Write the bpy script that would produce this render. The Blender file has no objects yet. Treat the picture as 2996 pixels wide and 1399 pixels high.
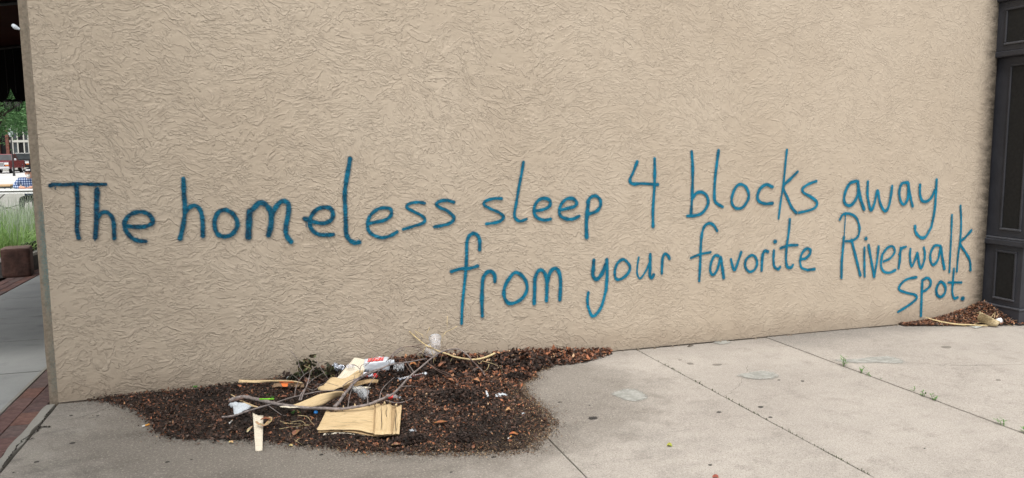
import bpy, bmesh, math, random
import numpy as np
from mathutils import Vector, Matrix, noise as mn

SC = bpy.context.scene
COL = SC.collection
rnd = random.Random(7)
rng = np.random.default_rng(11)
R_ = math.radians

# ------------------------------------------------------------------ camera
# World frame: the stuccoed wall stands on Y = 0 with its left corner at X = 0, Z is up.
S_ = 2996 / 2576
FPX = 1930 * S_
PCX, PCY = 1498, 699.5
PITCH, ROLL, YAW, CH = R_(6.6), R_(0.46), R_(17.4), 1.6
EX = (math.cos(YAW), math.sin(YAW))
EN = (-math.sin(YAW), math.cos(YAW))
CAM = Vector((1.371, -5.464, CH))

def level(x, y):
    c, s = math.cos(ROLL), math.sin(ROLL)
    x2, y2 = x * c - y * s, x * s + y * c
    return (x2, math.cos(PITCH) - y2 * math.sin(PITCH), -math.sin(PITCH) - y2 * math.cos(PITCH))

def toworld(v):
    return Vector((v[0] * EX[0] + v[1] * EX[1], v[0] * EN[0] + v[1] * EN[1], v[2]))

def ray(px, py):
    return toworld(level((px - PCX) / FPX, (py - PCY) / FPX))

def G(px, py, z=0.0):                       # a photo point on the level plane z
    r = ray(px, py); return CAM + r * ((z - CH) / r.z)

def W(px, py, y=0.0):                       # a photo point on the upright plane Y = y
    r = ray(px, py); return CAM + r * ((y - CAM.y) / r.y)

def XW(px, py, x):
    r = ray(px, py); return CAM + r * ((x - CAM.x) / r.x)

cd = bpy.data.cameras.new('camera'); cam = bpy.data.objects.new('camera', cd); COL.objects.link(cam)
cd.sensor_width = 36; cd.lens = FPX / 2996 * 36; cd.clip_start = 0.05; cd.clip_end = 2000
ax = toworld(tuple(a - b for a, b in zip(level(1, 0), level(0, 0))))
ay = -toworld(tuple(a - b for a, b in zip(level(0, 1), level(0, 0))))
az = -toworld(level(0, 0))
M = Matrix((ax, ay, az)).transposed().to_4x4(); M.translation = CAM
cam.matrix_world = M
SC.camera = cam

# ------------------------------------------------------------------ light
SUN_EL, SUN_AZ = R_(60), R_(-150)           # direction to the sun: azimuth measured from +Y towards +X
wd = bpy.data.worlds.new('World'); SC.world = wd; wd.use_nodes = True
nt = wd.node_tree; bg = nt.nodes['Background']
sky = nt.nodes.new('ShaderNodeTexSky'); sky.sky_type = 'NISHITA'; sky.sun_disc = False
sky.sun_elevation = SUN_EL; sky.sun_rotation = SUN_AZ; sky.air_density = 1.0; sky.dust_density = 3.0; sky.ozone_density = 1.0
hs = nt.nodes.new('ShaderNodeHueSaturation'); hs.inputs['Saturation'].default_value = 0.14
nt.links.new(sky.outputs[0], hs.inputs['Color']); nt.links.new(hs.outputs[0], bg.inputs[0])
bg.inputs[1].default_value = 0.15
sl = bpy.data.lights.new('sun', 'SUN'); sl.energy = 1.5; sl.angle = R_(18); sl.color = (1.0, 0.965, 0.91)
so = bpy.data.objects.new('sun', sl); COL.objects.link(so)
sd = Vector((math.sin(SUN_AZ) * math.cos(SUN_EL), math.cos(SUN_AZ) * math.cos(SUN_EL), math.sin(SUN_EL)))
so.rotation_euler = sd.to_track_quat('Z', 'Y').to_euler()
vs = SC.view_settings; vs.view_transform = 'Standard'; vs.look = 'None'; vs.gamma = 1; vs.use_curve_mapping = False
vs.exposure = 0.63

# ------------------------------------------------------------------ node helper
class NM:
    def __init__(s, name, rough=0.8, spec=0.3, metal=0.0):
        s.m = bpy.data.materials.new(name); s.m.use_nodes = True
        s.t = s.m.node_tree; s.b = s.t.nodes['Principled BSDF']; s.out = s.t.nodes['Material Output']
        s.b.inputs['Roughness'].default_value = rough
        s.b.inputs['Specular IOR Level'].default_value = spec
        s.b.inputs['Metallic'].default_value = metal
    def n(s, ty, **k):
        o = s.t.nodes.new('ShaderNode' + ty)
        for a, v in k.items():
            if a.startswith('i_'): s.plug(v, o.inputs[int(a[2:])] if a[2:].isdigit() else o.inputs[a[2:].replace('_', ' ')])
            else: setattr(o, a, v)
        return o
    def plug(s, v, inp):
        if hasattr(v, 'is_output'): s.t.links.new(v, inp)
        elif isinstance(v, tuple) and inp.type == 'RGBA' and len(v) == 3: inp.default_value = (*v, 1)
        else: inp.default_value = v
    def obj(s): return s.n('TexCoord').outputs['Object']
    def gen(s, w): return s.n('TexCoord').outputs[w]
    def math(s, op, a, b=0.0, c=0.0, clamp=False):
        o = s.n('Math', operation=op, use_clamp=clamp); s.plug(a, o.inputs[0]); s.plug(b, o.inputs[1]); s.plug(c, o.inputs[2]); return o.outputs[0]
    def vmath(s, op, a, b=(0, 0, 0)):
        o = s.n('VectorMath', operation=op); s.plug(a, o.inputs[0]); s.plug(b, o.inputs[1]); return o.outputs[0]
    def noise(s, v, scale, detail=3, rough=0.55, dist=0.0, col=False):
        o = s.n('TexNoise'); s.plug(v, o.inputs['Vector']); s.plug(scale, o.inputs['Scale'])
        s.plug(float(detail), o.inputs['Detail']); s.plug(rough, o.inputs['Roughness']); s.plug(dist, o.inputs['Distortion'])
        return o.outputs['Color' if col else 'Fac']
    def mapv(s, v, sc=(1, 1, 1), loc=(0, 0, 0), rot=(0, 0, 0)):
        o = s.n('Mapping'); s.plug(v, o.inputs[0]); o.inputs['Location'].default_value = loc; o.inputs['Rotation'].default_value = rot; o.inputs['Scale'].default_value = sc
        return o.outputs[0]
    def ramp(s, f, stops, interp='LINEAR'):
        o = s.n('ValToRGB'); s.plug(f, o.inputs[0]); e = o.color_ramp.elements; o.color_ramp.interpolation = interp
        while len(e) < len(stops): e.new(0.5)
        for k, (p, c) in enumerate(stops):
            e[k].position = p; e[k].color = (*c, 1) if isinstance(c, tuple) else (c, c, c, 1)
        return o.outputs[0]
    def rng(s, f, a, b, c=0.0, d=1.0, smooth=True):
        o = s.n('MapRange', interpolation_type='SMOOTHSTEP' if smooth else 'LINEAR')
        for i, v in enumerate((f, a, b, c, d)): s.plug(v, o.inputs[i])
        return o.outputs[0]
    def mix(s, f, a, b, mode='MIX'):
        o = s.n('Mix', data_type='RGBA', blend_type=mode); s.plug(f, o.inputs[0]); s.plug(a, o.inputs[6]); s.plug(b, o.inputs[7]); return o.outputs[2]
    def attr(s, name):
        return s.n('Attribute', attribute_name=name)
    def col(s, c): s.plug(c, s.b.inputs['Base Color']); return s
    def bump(s, h, dist=0.004, strength=1.0):
        o = s.n('Bump'); s.plug(h, o.inputs['Height']); o.inputs['Distance'].default_value = dist; o.inputs['Strength'].default_value = strength
        s.t.links.new(o.outputs[0], s.b.inputs['Normal']); return o.outputs[0]

def simple(name, c, rough=0.7, spec=0.3, metal=0.0, var=0.18, scale=30.0, bump=0.0, bscale=80.0, bdist=0.002):
    m = NM(name, rough, spec, metal); v = m.obj(); n = m.noise(v, scale, 4, 0.6)
    k = m.rng(n, 0.25, 0.75, 1 - var, 1 + var)
    m.col(m.mix(1.0, (*c,), m.n('CombineColor', i_0=k, i_1=k, i_2=k).outputs[0], 'MULTIPLY'))
    if bump: m.bump(m.noise(v, bscale, 5, 0.6), bdist, bump)
    return m.m

# stucco relief shared by the wall and by the paint that lies on it
def stucco_height(m, v):
    sep = m.n('SeparateXYZ', i_0=v)
    p = m.n('CombineXYZ', i_0=sep.outputs[0], i_1=sep.outputs[2], i_2=0.0).outputs[0]
    def warp(pp, sc, amp, det=2):
        w = m.vmath('SCALE', m.vmath('SUBTRACT', m.noise(pp, sc, det, 0.6, col=True), (0.5, 0.5, 0.5))); w.node.inputs['Scale'].default_value = amp
        return m.vmath('ADD', pp, w)
    pw = warp(warp(warp(p, 2.3, 0.22), 30.0, 0.022, 2), 85.0, 0.013, 2)
    hs_ = []
    # trowel passes: in each patch, ledges with a narrow ragged bead along their edge
    for i, (vs_, off, nx, ny, k, bw_, lo) in enumerate(((2.3, 0.0, 7.2, 17.5, 4.0, 0.29, 0.40), (3.4, 7.3, 10.5, 24.0, 3.6, 0.33, 0.42), (5.0, 3.1, 16.0, 32.0, 3.2, 0.36, 0.46), (1.4, 5.9, 3.0, 8.0, 3.6, 0.16, 0.40))):
        po = m.vmath('ADD', pw, (off, off * 1.7, 0))
        vo = m.n('TexVoronoi', voronoi_dimensions='2D', i_Vector=po, i_Scale=vs_)
        loc = m.vmath('SUBTRACT', po, vo.outputs['Position'])
        rc = m.n('SeparateColor', i_0=vo.outputs['Color'])
        base = m.math('MULTIPLY', m.math('SUBTRACT', m.noise(p, 0.45, 1, 0.5), 0.42), 3.0)
        ang = m.math('ADD', m.math('MULTIPLY', m.math('SUBTRACT', rc.outputs[0], 0.5), 1.5), base)
        ro = m.n('VectorRotate', rotation_type='Z_AXIS', i_Vector=loc, i_Angle=ang).outputs[0]
        q_ = m.vmath('MULTIPLY', ro, (nx, ny, 1))
        q_ = m.vmath('ADD', q_, m.vmath('MULTIPLY', vo.outputs['Color'], (40, 40, 0)))
        n = m.noise(q_, 1.0, 2.4, 0.5, 0.0)
        f = m.math('FRACT', m.math('MULTIPLY', n, k))
        bead = m.math('MULTIPLY', m.rng(f, 0.0, bw_ * 0.6), m.rng(f, bw_ * 0.6, bw_ * 1.5, 1, 0))
        ledge = m.math('MULTIPLY', m.rng(f, 0.0, bw_ * 0.6), m.rng(f, bw_, 0.95, 0.55, 0.0, False))
        msk = m.rng(m.math('ADD', m.noise(m.vmath('ADD', p, (i * 11.3, 4.0, 0)), 4.2 + i, 3, 0.65), m.math('MULTIPLY', m.math('SUBTRACT', m.noise(m.vmath('ADD', p, (2.0, i * 5.1, 0)), 0.9, 2, 0.5), 0.5), 0.5)), lo, lo + 0.09)
        hs_.append(m.math('MULTIPLY', m.math('MAXIMUM', bead, ledge), msk))
    h = m.math('MAXIMUM', m.math('MAXIMUM', hs_[0], hs_[1]), m.math('MAXIMUM', m.math('MULTIPLY', hs_[2], 0.75), hs_[3]))
    strk = m.noise(m.mapv(p, (22, 150, 1), rot=(0, 0, 0.25)), 1.0, 2, 0.5)
    fine = m.noise(v, 260.0, 3, 0.6)
    big = m.noise(v, 1.6, 3, 0.55)
    flat = m.rng(sep.outputs[0], 0.5, 6.5, 1.1, 0.62, False)     # smoother work further right
    t = m.math('MULTIPLY', h, flat)
    t = m.math('ADD', t, m.math('MULTIPLY', strk, 0.13))
    t = m.math('ADD', t, m.math('MULTIPLY', fine, 0.12))
    t = m.math('ADD', t, m.math('MULTIPLY', big, 1.6))
    return t, sep, p, h

def mat_stucco():
    m = NM('stucco', 0.86, 0.18); v = m.obj(); t, sep, p, h = stucco_height(m, v)
    c = m.mix(m.rng(m.noise(p, 0.9, 4, 0.6), 0.3, 0.7), (0.430, 0.357, 0.276), (0.465, 0.392, 0.308))
    c = m.mix(m.rng(m.noise(p, 7.0, 5, 0.65), 0.42, 0.75, 0, 0.30), c, (0.33, 0.27, 0.21))
    # slightly paler tone on the raised beads and ledges
    c = m.mix(m.rng(h, 0.35, 1.0, 0.0, 0.12), c, (0.50, 0.42, 0.34))
    # splash dirt along the foot of the wall
    wv = m.math('ADD', sep.outputs[2], m.math('MULTIPLY', m.math('SUBTRACT', m.noise(p, 5.0, 4, 0.6), 0.5), 0.22))
    c = m.mix(m.rng(wv, 0.02, 0.24, 0.42, 0.0), c, (0.24, 0.185, 0.135))
    # corner shade by the pilaster, painted dark into the stucco colour
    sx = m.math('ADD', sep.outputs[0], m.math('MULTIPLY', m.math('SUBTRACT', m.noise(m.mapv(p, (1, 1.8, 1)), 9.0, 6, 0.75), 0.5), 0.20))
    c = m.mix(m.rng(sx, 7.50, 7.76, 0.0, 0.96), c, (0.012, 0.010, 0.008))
    # a few weathered cracks with dirt
    cr = m.rng(m.math('ABSOLUTE', m.math('SUBTRACT', m.noise(m.vmath('ADD', p, (3, 9, 0)), 1.3, 5, 0.65), 0.5)), 0.0, 0.006, 0.22, 0.0)
    cr = m.math('MULTIPLY', cr, m.rng(m.noise(p, 0.7, 2), 0.55, 0.62))
    c = m.mix(cr, c, (0.12, 0.09, 0.06))
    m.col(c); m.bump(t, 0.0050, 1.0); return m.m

def mat_paint():
    m = NM('spray_paint', 0.42, 0.20); v = m.obj(); t, sep, p, h = stucco_height(m, v)
    cov = m.attr('cov').outputs['Fac']; den = m.attr('den').outputs['Fac']
    n1 = m.noise(p, 260.0, 3, 0.7); n2 = m.noise(p, 60.0, 3, 0.6)
    cc = m.math('ADD', cov, m.math('MULTIPLY', m.math('SUBTRACT', n1, 0.5), 0.50))
    cc = m.math('ADD', cc, m.math('MULTIPLY', m.math('SUBTRACT', n2, 0.5), 0.14))
    a = m.math('ADD', m.math('MULTIPLY', m.rng(cc, 0.30, 0.66), 0.86), m.math('MULTIPLY', m.rng(cc, 0.05, 0.45), 0.14))
    dn = m.rng(den, 0.0, 1.0, 0.30, 1.0, False)
    a = m.math('MULTIPLY', a, m.math('MINIMUM', m.math('MULTIPLY', dn, 1.6), 1.0))
    # lips of the render catch less paint where the coat is thin
    miss = m.math('MULTIPLY', m.rng(n1, 0.62, 0.72), m.rng(den, 0.45, 1.0, 0.35, 0.08, False))
    a = m.math('MULTIPLY', a, m.math('SUBTRACT', 1.0, miss))
    c = m.mix(m.rng(den, 0.48, 0.98, 0, 1, False), (0.003, 0.175, 0.285), (0.0010, 0.036, 0.072))
    c = m.mix(m.rng(n2, 0.45, 0.72, 0, 0.35), c, (0.004, 0.20, 0.32))
    m.col(c); m.bump(t, 0.0044, 1.0)
    tr = m.n('BsdfTransparent'); mx = m.n('MixShader'); m.plug(a, mx.inputs[0])
    m.t.links.new(tr.outputs[0], mx.inputs[1]); m.t.links.new(m.b.outputs[0], mx.inputs[2]); m.t.links.new(mx.outputs[0], m.out.inputs[0])
    return m.m

def mat_trim():
    m = NM('corner_trim', 0.9, 0.2); v = m.obj(); sep = m.n('SeparateXYZ', i_0=v)
    c = m.mix(m.rng(m.noise(v, 45, 5, 0.7), 0.35, 0.7), (0.27, 0.222, 0.17), (0.18, 0.145, 0.108))
    c = m.mix(m.rng(m.noise(v, 14, 4, 0.6), 0.55, 0.8, 0, 0.5), c, (0.12, 0.09, 0.065))
    z = sep.outputs[2]
    f = m.math('MULTIPLY', m.rng(z, 0.42, 0.8), m.rng(z, 1.15, 1.4, 1, 0))
    f2 = m.math('MULTIPLY', m.rng(z, 0.02, 0.12), m.rng(z, 0.3, 0.5, 0.5, 0.12))
    f = m.math('ADD', f, f2)
    f = m.math('MULTIPLY', f, m.rng(m.math('ADD', sep.outputs[0], m.math('MULTIPLY', m.noise(v, 60, 4, 0.7), 0.02)), -0.035, -0.008))
    f = m.math('MULTIPLY', f, m.rng(m.noise(v, 150, 4, 0.75), 0.44, 0.58, 0.06, 0.62))
    c = m.mix(f, c, (0.055, 0.185, 0.20)); m.col(c); m.bump(m.noise(v, 160, 4, 0.7), 0.002, 0.8); return m.m

def mat_concrete(name, a, b, stain=0.4, agg=0.5, tone=(0.16, 0.135, 0.11)):
    m = NM(name, 0.88, 0.2); v = m.obj()
    c = m.mix(m.rng(m.noise(v, 0.9, 5, 0.6), 0.3, 0.7), a, b)
    fine = m.noise(v, 260, 3, 0.75); med = m.noise(v, 95, 3, 0.7)
    c = m.mix(m.rng(fine, 0.52, 0.70, 0, agg), c, tuple(x * 0.50 for x in a))
    c = m.mix(m.rng(med, 0.56, 0.70, 0, agg * 0.8), c, tuple(min(1, x * 1.35) for x in b))
    c = m.mix(m.rng(m.noise(v, 28, 4, 0.7), 0.62, 0.78, 0, agg * 0.5), c, tuple(x * 0.6 for x in a))
    c = m.mix(m.rng(m.noise(m.mapv(v, (1, 1.5, 1)), 2.1, 6, 0.68), 0.52, 0.74, 0, stain), c, tone)
    sp = m.n('TexVoronoi', i_Vector=v, i_Scale=26.0); 
    c = m.mix(m.math('MULTIPLY', m.rng(sp.outputs['Distance'], 0.05, 0.11, 0.6, 0), m.rng(m.noise(v, 3.3, 2), 0.55, 0.6)), c, tuple(x * 0.45 for x in a))
    m.col(c); m.bump(m.math('ADD', m.math('MULTIPLY', med, 0.7), m.math('MULTIPLY', fine, 0.5)), 0.0022, 0.8); return m.m

def mat_pavement():
    # concrete of the forecourt with damp and soil stains round the heap of litter and old dirt near the wall
    m = NM('forecourt_concrete', 0.88, 0.2); v = m.obj(); sep = m.n('SeparateXYZ', i_0=v); X, Y = sep.outputs[0], sep.outputs[1]
    c = m.mix(m.rng(m.noise(v, 0.8, 5, 0.62), 0.32, 0.68), (0.375, 0.338, 0.300), (0.448, 0.408, 0.362))
    lf = m.rng(X, 0.8, 3.4, 1, 0)
    c = m.mix(m.math('MULTIPLY', lf, 0.72), c, (0.285, 0.262, 0.228))
    blot = m.noise(m.mapv(v, (1, 1.8, 1)), 1.9, 6, 0.7)
    c = m.mix(m.math('MULTIPLY', m.rng(blot, 0.46, 0.68), m.rng(X, 1.5, 4.5, 0.70, 0.12)), c, (0.150, 0.140, 0.125))
    c = m.mix(m.rng(m.noise(v, 5.5, 6, 0.75), 0.48, 0.70, 0, 0.42), c, (0.21, 0.185, 0.16))
    c = m.mix(m.rng(m.noise(m.vmath('ADD', v, (5, 3, 0)), 14, 5, 0.75), 0.52, 0.68, 0, 0.30), c, (0.50, 0.455, 0.40))
    c = m.mix(m.rng(m.noise(m.vmath('ADD', v, (9, 1, 0)), 1.1, 5, 0.7), 0.52, 0.66, 0, 0.15), c, (0.26, 0.235, 0.21))
    c = m.mix(m.math('MULTIPLY', m.rng(m.noise(v, 4.0, 5, 0.7), 0.50, 0.66), m.rng(X, 0.2, 2.6, 0.42, 0.0)), c, (0.43, 0.40, 0.34))
    # damp halo round the litter
    dx = m.math('DIVIDE', m.math('SUBTRACT', X, 2.0), 1.75); dy = m.math('DIVIDE', m.math('ADD', Y, 0.75), 1.22)
    r = m.math('SQRT', m.math('ADD', m.math('MULTIPLY', dx, dx), m.math('MULTIPLY', dy, dy)))
    r = m.math('ADD', r, m.math('MULTIPLY', m.math('SUBTRACT', m.noise(v, 4.5, 5, 0.7), 0.5), 0.5))
    c = m.mix(m.rng(r, 0.86, 1.18, 0.55, 0.0), c, (0.135, 0.118, 0.098))
    # dirt along the wall
    yy = m.math('ADD', Y, m.math('MULTIPLY', m.math('SUBTRACT', m.noise(v, 3.0, 5, 0.7), 0.5), 0.35))
    c = m.mix(m.math('MULTIPLY', m.rng(yy, -0.42, 0.0, 0.0, 0.42), m.rng(X, 4.8, 5.6, 0.8, 1.5)), c, (0.17, 0.155, 0.14))
    c = m.mix(m.math('MULTIPLY', m.rng(m.math('ADD', yy, m.math('MULTIPLY', m.math('SUBTRACT', X, 5.34), -0.25)), -0.75, -0.2, 0, 0.45), m.math('GREATER_THAN', X, 5.34)), c, (0.20, 0.19, 0.175))
    fine = m.noise(v, 160, 3, 0.85); med = m.noise(v, 75, 3, 0.75)
    c = m.mix(m.rng(fine, 0.48, 0.62, 0, 0.9), c, m.mix(0.5, c, (0.03, 0.028, 0.026)))
    c = m.mix(m.rng(med, 0.52, 0.66, 0, 0.6), c, m.mix(0.55, c, (0.62, 0.56, 0.49)))
    m.col(c); m.bump(m.math('ADD', m.math('MULTIPLY', med, 0.7), m.math('MULTIPLY', fine, 0.6)), 0.0024, 0.9); return m.m

def mat_wood(name, a, b, dark=(0.20, 0.125, 0.06), knots=0.4):
    m = NM(name, 0.75, 0.2); uv = m.gen('UV'); v = m.mapv(uv, (1.6, 26, 1))
    g = m.noise(v, 2.4, 6, 0.75, 0.15)
    c = m.mix(m.rng(g, 0.34, 0.66), a, b)
    c = m.mix(m.rng(m.noise(m.mapv(uv, (1.1, 75, 1)), 1.6, 4, 0.7), 0.50, 0.66, 0, 0.6), c, tuple(x * 0.55 for x in b))
    c = m.mix(m.rng(m.noise(m.mapv(uv, (0.5, 30, 1), loc=(3, 1, 0)), 1.3, 3, 0.6), 0.66, 0.69, 0, 0.8), c, tuple(x * 0.5 for x in dark))
    c = m.mix(m.rng(m.noise(m.mapv(uv, (3.5, 5, 1)), 2.0, 5, 0.7), 0.54, 0.74, 0, knots), c, dark)
    c = m.mix(m.rng(m.noise(uv, 40, 3, 0.7), 0.64, 0.70, 0, 0.5), c, dark)
    m.col(c); m.bump(g, 0.0018, 0.8); return m.m

def mat_vcol(name, rough=0.7, spec=0.3, att='col', bump=0.0, bscale=200):
    m = NM(name, rough, spec); a = m.attr(att).outputs['Color']; v = m.obj()
    k = m.rng(m.noise(v, 90, 3, 0.6), 0.3, 0.7, 0.72, 1.25)
    m.col(m.mix(1.0, a, m.n('CombineColor', i_0=k, i_1=k, i_2=k).outputs[0], 'MULTIPLY'))
    if bump: m.bump(m.noise(v, bscale, 3, 0.6), 0.002, bump)
    return m.m

def mat_glass(name, tint=(0.85, 0.88, 0.9), alpha=0.35, rough=0.15):
    m = NM(name, rough, 0.7); v = m.obj(); m.col(tint)
    n = m.noise(v, 60, 4, 0.7); m.bump(n, 0.006, 0.9)
    m.plug(m.rng(n, 0.35, 0.7, alpha * 0.6, min(1, alpha * 1.6)), m.b.inputs['Alpha']); return m.m

def mat_plaid():
    m = NM('plaid_cloth', 0.9, 0.1); v = m.obj(); s = m.n('SeparateXYZ', i_0=v)
    def band(x, k, w): return m.math('LESS_THAN', m.math('FRACT', m.math('MULTIPLY', x, k)), w)
    f = m.math('ADD', band(s.outputs[0], 19, 0.45), band(s.outputs[2], 17, 0.45))
    c = m.ramp(m.math('DIVIDE', f, 2.0), [(0.0, (0.42, 0.48, 0.58)), (0.4, (0.07, 0.12, 0.27)), (0.9, (0.012, 0.022, 0.06))], 'CONSTANT')
    m.col(c); return m.m

def mat_foliage(name, a, b):
    m = NM(name, 0.5, 0.35); at = m.attr('col').outputs['Color']; s = m.n('SeparateColor', i_0=at)
    m.col(m.mix(s.outputs[0], a, b))
    tl = m.n('BsdfTranslucent'); m.plug(m.mix(0.5, a, b), tl.inputs[0]); mx = m.n('MixShader', i_0=0.3)
    m.t.links.new(m.b.outputs[0], mx.inputs[1]); m.t.links.new(tl.outputs[0], mx.inputs[2]); m.t.links.new(mx.outputs[0], m.out.inputs[0]); return m.m

MT = dict(
    stucco=mat_stucco(), paint=mat_paint(), trim=mat_trim(), pave=mat_pavement(),
    walk=mat_concrete('sidewalk_concrete', (0.290, 0.298, 0.292), (0.395, 0.400, 0.390), 0.5, 0.45, (0.14, 0.14, 0.138)),
    edge=mat_concrete('edging_concrete', (0.27, 0.262, 0.235), (0.34, 0.325, 0.29), 0.6, 0.5, (0.09, 0.08, 0.065)),
    patch=mat_concrete('patch_mortar', (0.40, 0.41, 0.385), (0.47, 0.48, 0.45), 0.35, 0.25, (0.20, 0.20, 0.18)),
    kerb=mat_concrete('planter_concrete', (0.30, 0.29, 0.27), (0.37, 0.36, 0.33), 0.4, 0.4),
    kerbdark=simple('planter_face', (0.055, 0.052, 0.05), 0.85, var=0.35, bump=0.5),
    street=mat_concrete('street_concrete', (0.50, 0.50, 0.49), (0.62, 0.62, 0.60), 0.2, 0.1, (0.4, 0.4, 0.39)),
    joint=simple('joint_dirt', (0.085, 0.070, 0.056), 0.95, var=0.5, scale=60),
    crack=simple('crack_dirt', (0.03, 0.025, 0.02), 0.95, var=0.4),
    gum=simple('gum_black', (0.055, 0.05, 0.045), 0.7, var=0.3),
    gumpale=simple('gum_grey', (0.20, 0.18, 0.155), 0.8, var=0.2),
    stone=None, iron=simple('black_iron', (0.015, 0.015, 0.016), 0.45, 0.5, var=0.3),
    charcoal=None,
    branch=simple('grey_bark', (0.225, 0.19, 0.178), 0.8, var=0.45, scale=40, bump=0.8, bscale=110),
    twig=simple('brown_twig', (0.145, 0.095, 0.078), 0.8, var=0.35, scale=80),
    straw=simple('pale_straw', (0.56, 0.44, 0.24), 0.65, var=0.22, scale=60, bump=0.3),
    wood=mat_wood('veneer_wood', (0.70, 0.54, 0.325), (0.60, 0.435, 0.235)),
    woodpale=mat_wood('pale_wood', (0.80, 0.74, 0.62), (0.72, 0.63, 0.48), knots=0.2),
    woodtan=mat_wood('weathered_wood', (0.50, 0.36, 0.20), (0.38, 0.25, 0.13)),
    card=simple('brown_cardboard', (0.22, 0.145, 0.09), 0.9, var=0.25, scale=20),
    white=simple('white_plastic', (0.60, 0.64, 0.69), 0.35, 0.5, var=0.06, scale=25),
    paper=simple('white_paper', (0.55, 0.59, 0.62), 0.8, var=0.12, scale=40, bump=0.5, bscale=60, bdist=0.004),
    red=simple('red_print', (0.62, 0.045, 0.04), 0.4, 0.4, var=0.3, scale=120),
    orange=simple('orange_plastic', (0.85, 0.20, 0.05), 0.4, 0.4, var=0.1),
    brownfoil=simple('brown_foil', (0.085, 0.022, 0.018), 0.3, 0.6, var=0.3, bump=0.5, bscale=90),
    whiteink=simple('white_ink', (0.8, 0.8, 0.8), 0.4, 0.4, var=0.05),
    foil=simple('silver_foil', (0.62, 0.66, 0.74), 0.25, 0.6, 0.8, var=0.4, scale=60, bump=1.0, bscale=70, bdist=0.01),
    clear=mat_glass('clear_plastic', (0.80, 0.83, 0.86), 0.34, 0.12), clear2=mat_glass('cloudy_plastic', (0.80, 0.78, 0.80), 0.26, 0.25),
    green=simple('green_straw', (0.22, 0.62, 0.03), 0.4, 0.4, var=0.05), weed=simple('weed_green', (0.10, 0.22, 0.055), 0.55, var=0.3),
    blue=simple('blue_plastic', (0.02, 0.22, 0.62), 0.4, 0.5, var=0.05),
    filt=simple('filter_orange', (0.72, 0.33, 0.06), 0.8, var=0.15, scale=200), filtw=simple('cigarette_paper', (0.78, 0.76, 0.72), 0.8, var=0.05),
    litter=mat_vcol('leaf_litter', 0.68, 0.28), soil=simple('wet_soil', (0.026, 0.019, 0.015), 0.75, 0.35, var=0.5, scale=60, bump=1.0, bscale=90, bdist=0.01),
    leafdry=mat_vcol('dry_leaf', 0.65, 0.3), wilt=mat_vcol('wilted_leaf', 0.6, 0.35),
)

def mat_stone():
    m = NM('brownstone', 0.85, 0.2); v = m.obj()
    c = m.mix(m.rng(m.noise(v, 7, 5, 0.65), 0.3, 0.7), (0.115, 0.062, 0.050), (0.055, 0.033, 0.028))
    c = m.mix(m.rng(m.noise(m.mapv(v, (1, 1, 5)), 6, 5, 0.7), 0.55, 0.75, 0, 0.5), c, (0.17, 0.105, 0.085))
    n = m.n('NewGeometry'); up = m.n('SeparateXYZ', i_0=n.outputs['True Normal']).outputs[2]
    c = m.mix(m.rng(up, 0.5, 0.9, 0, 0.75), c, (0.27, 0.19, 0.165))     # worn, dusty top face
    m.col(c); m.bump(m.noise(v, 22, 6, 0.7), 0.02, 0.9); return m.m
def mat_charcoal():
    m = NM('charcoal_paint', 0.45, 0.35); v = m.obj()
    c = m.mix(m.rng(m.noise(v, 6, 5, 0.6), 0.3, 0.7), (0.024, 0.025, 0.030), (0.033, 0.034, 0.041))
    c = m.mix(m.rng(m.noise(v, 60, 5, 0.7), 0.62, 0.75, 0, 0.3), c, (0.05, 0.048, 0.047))
    c = m.mix(m.rng(m.noise(m.mapv(v, (1, 1, 0.15)), 14, 4, 0.6), 0.6, 0.8, 0, 0.3), c, (0.07, 0.066, 0.062))
    m.col(c); m.bump(m.noise(v, 180, 3, 0.6), 0.001, 0.6); return m.m
def mat_patch():
    m = NM('mortar_smear', 0.9, 0.2); v = m.obj()
    c = m.mix(m.rng(m.noise(v, 14, 5, 0.7), 0.35, 0.65), (0.33, 0.33, 0.30), (0.46, 0.46, 0.425))
    c = m.mix(m.rng(m.noise(v, 32, 5, 0.7), 0.52, 0.66, 0, 0.5), c, (0.24, 0.235, 0.21))
    m.col(c); m.bump(m.noise(v, 30, 5, 0.7), 0.006, 0.9)
    e = m.attr('edge').outputs['Fac']; a = m.rng(m.math('ADD', e, m.math('MULTIPLY', m.math('SUBTRACT', m.noise(v, 26, 5, 0.75), 0.5), 1.6)), 0.10, 0.75, 0, 0.78); m.plug(a, m.b.inputs['Alpha']); return m.m
MT['smear'] = mat_patch()
MT['stone'] = mat_stone(); MT['charcoal'] = mat_charcoal()
MT['panel'] = simple('dark_panel', (0.012, 0.012, 0.012), 0.6, 0.2, var=0.25, scale=40)
MT['trimgrey'] = simple('worn_moulding', (0.055, 0.057, 0.066), 0.4, 0.45, var=0.3, scale=40)

# ------------------------------------------------------------------ mesh helpers
def new(name, verts, faces, mat=None, parent=None, smooth=False):
    me = bpy.data.meshes.new(name); me.from_pydata([tuple(v) for v in verts], [], faces); me.update()
    if smooth: me.polygons.foreach_set('use_smooth', [True] * len(me.polygons))
    o = bpy.data.objects.new(name, me); COL.objects.link(o)
    if mat: me.materials.append(MT[mat] if isinstance(mat, str) else mat)
    if parent: o.parent = parent
    return o

def tag(o, label=None, cat=None, group=None, kind=None):
    for k, v in (('label', label), ('category', cat), ('group', group), ('kind', kind)):
        if v: o[k] = v
    return o

def empty(name, loc=(0, 0, 0), rz=0.0, **k):
    o = bpy.data.objects.new(name, None); COL.objects.link(o); o.location = loc; o.rotation_euler = (0, 0, rz); o.empty_display_size = 0.1
    return tag(o, **k)

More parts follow.
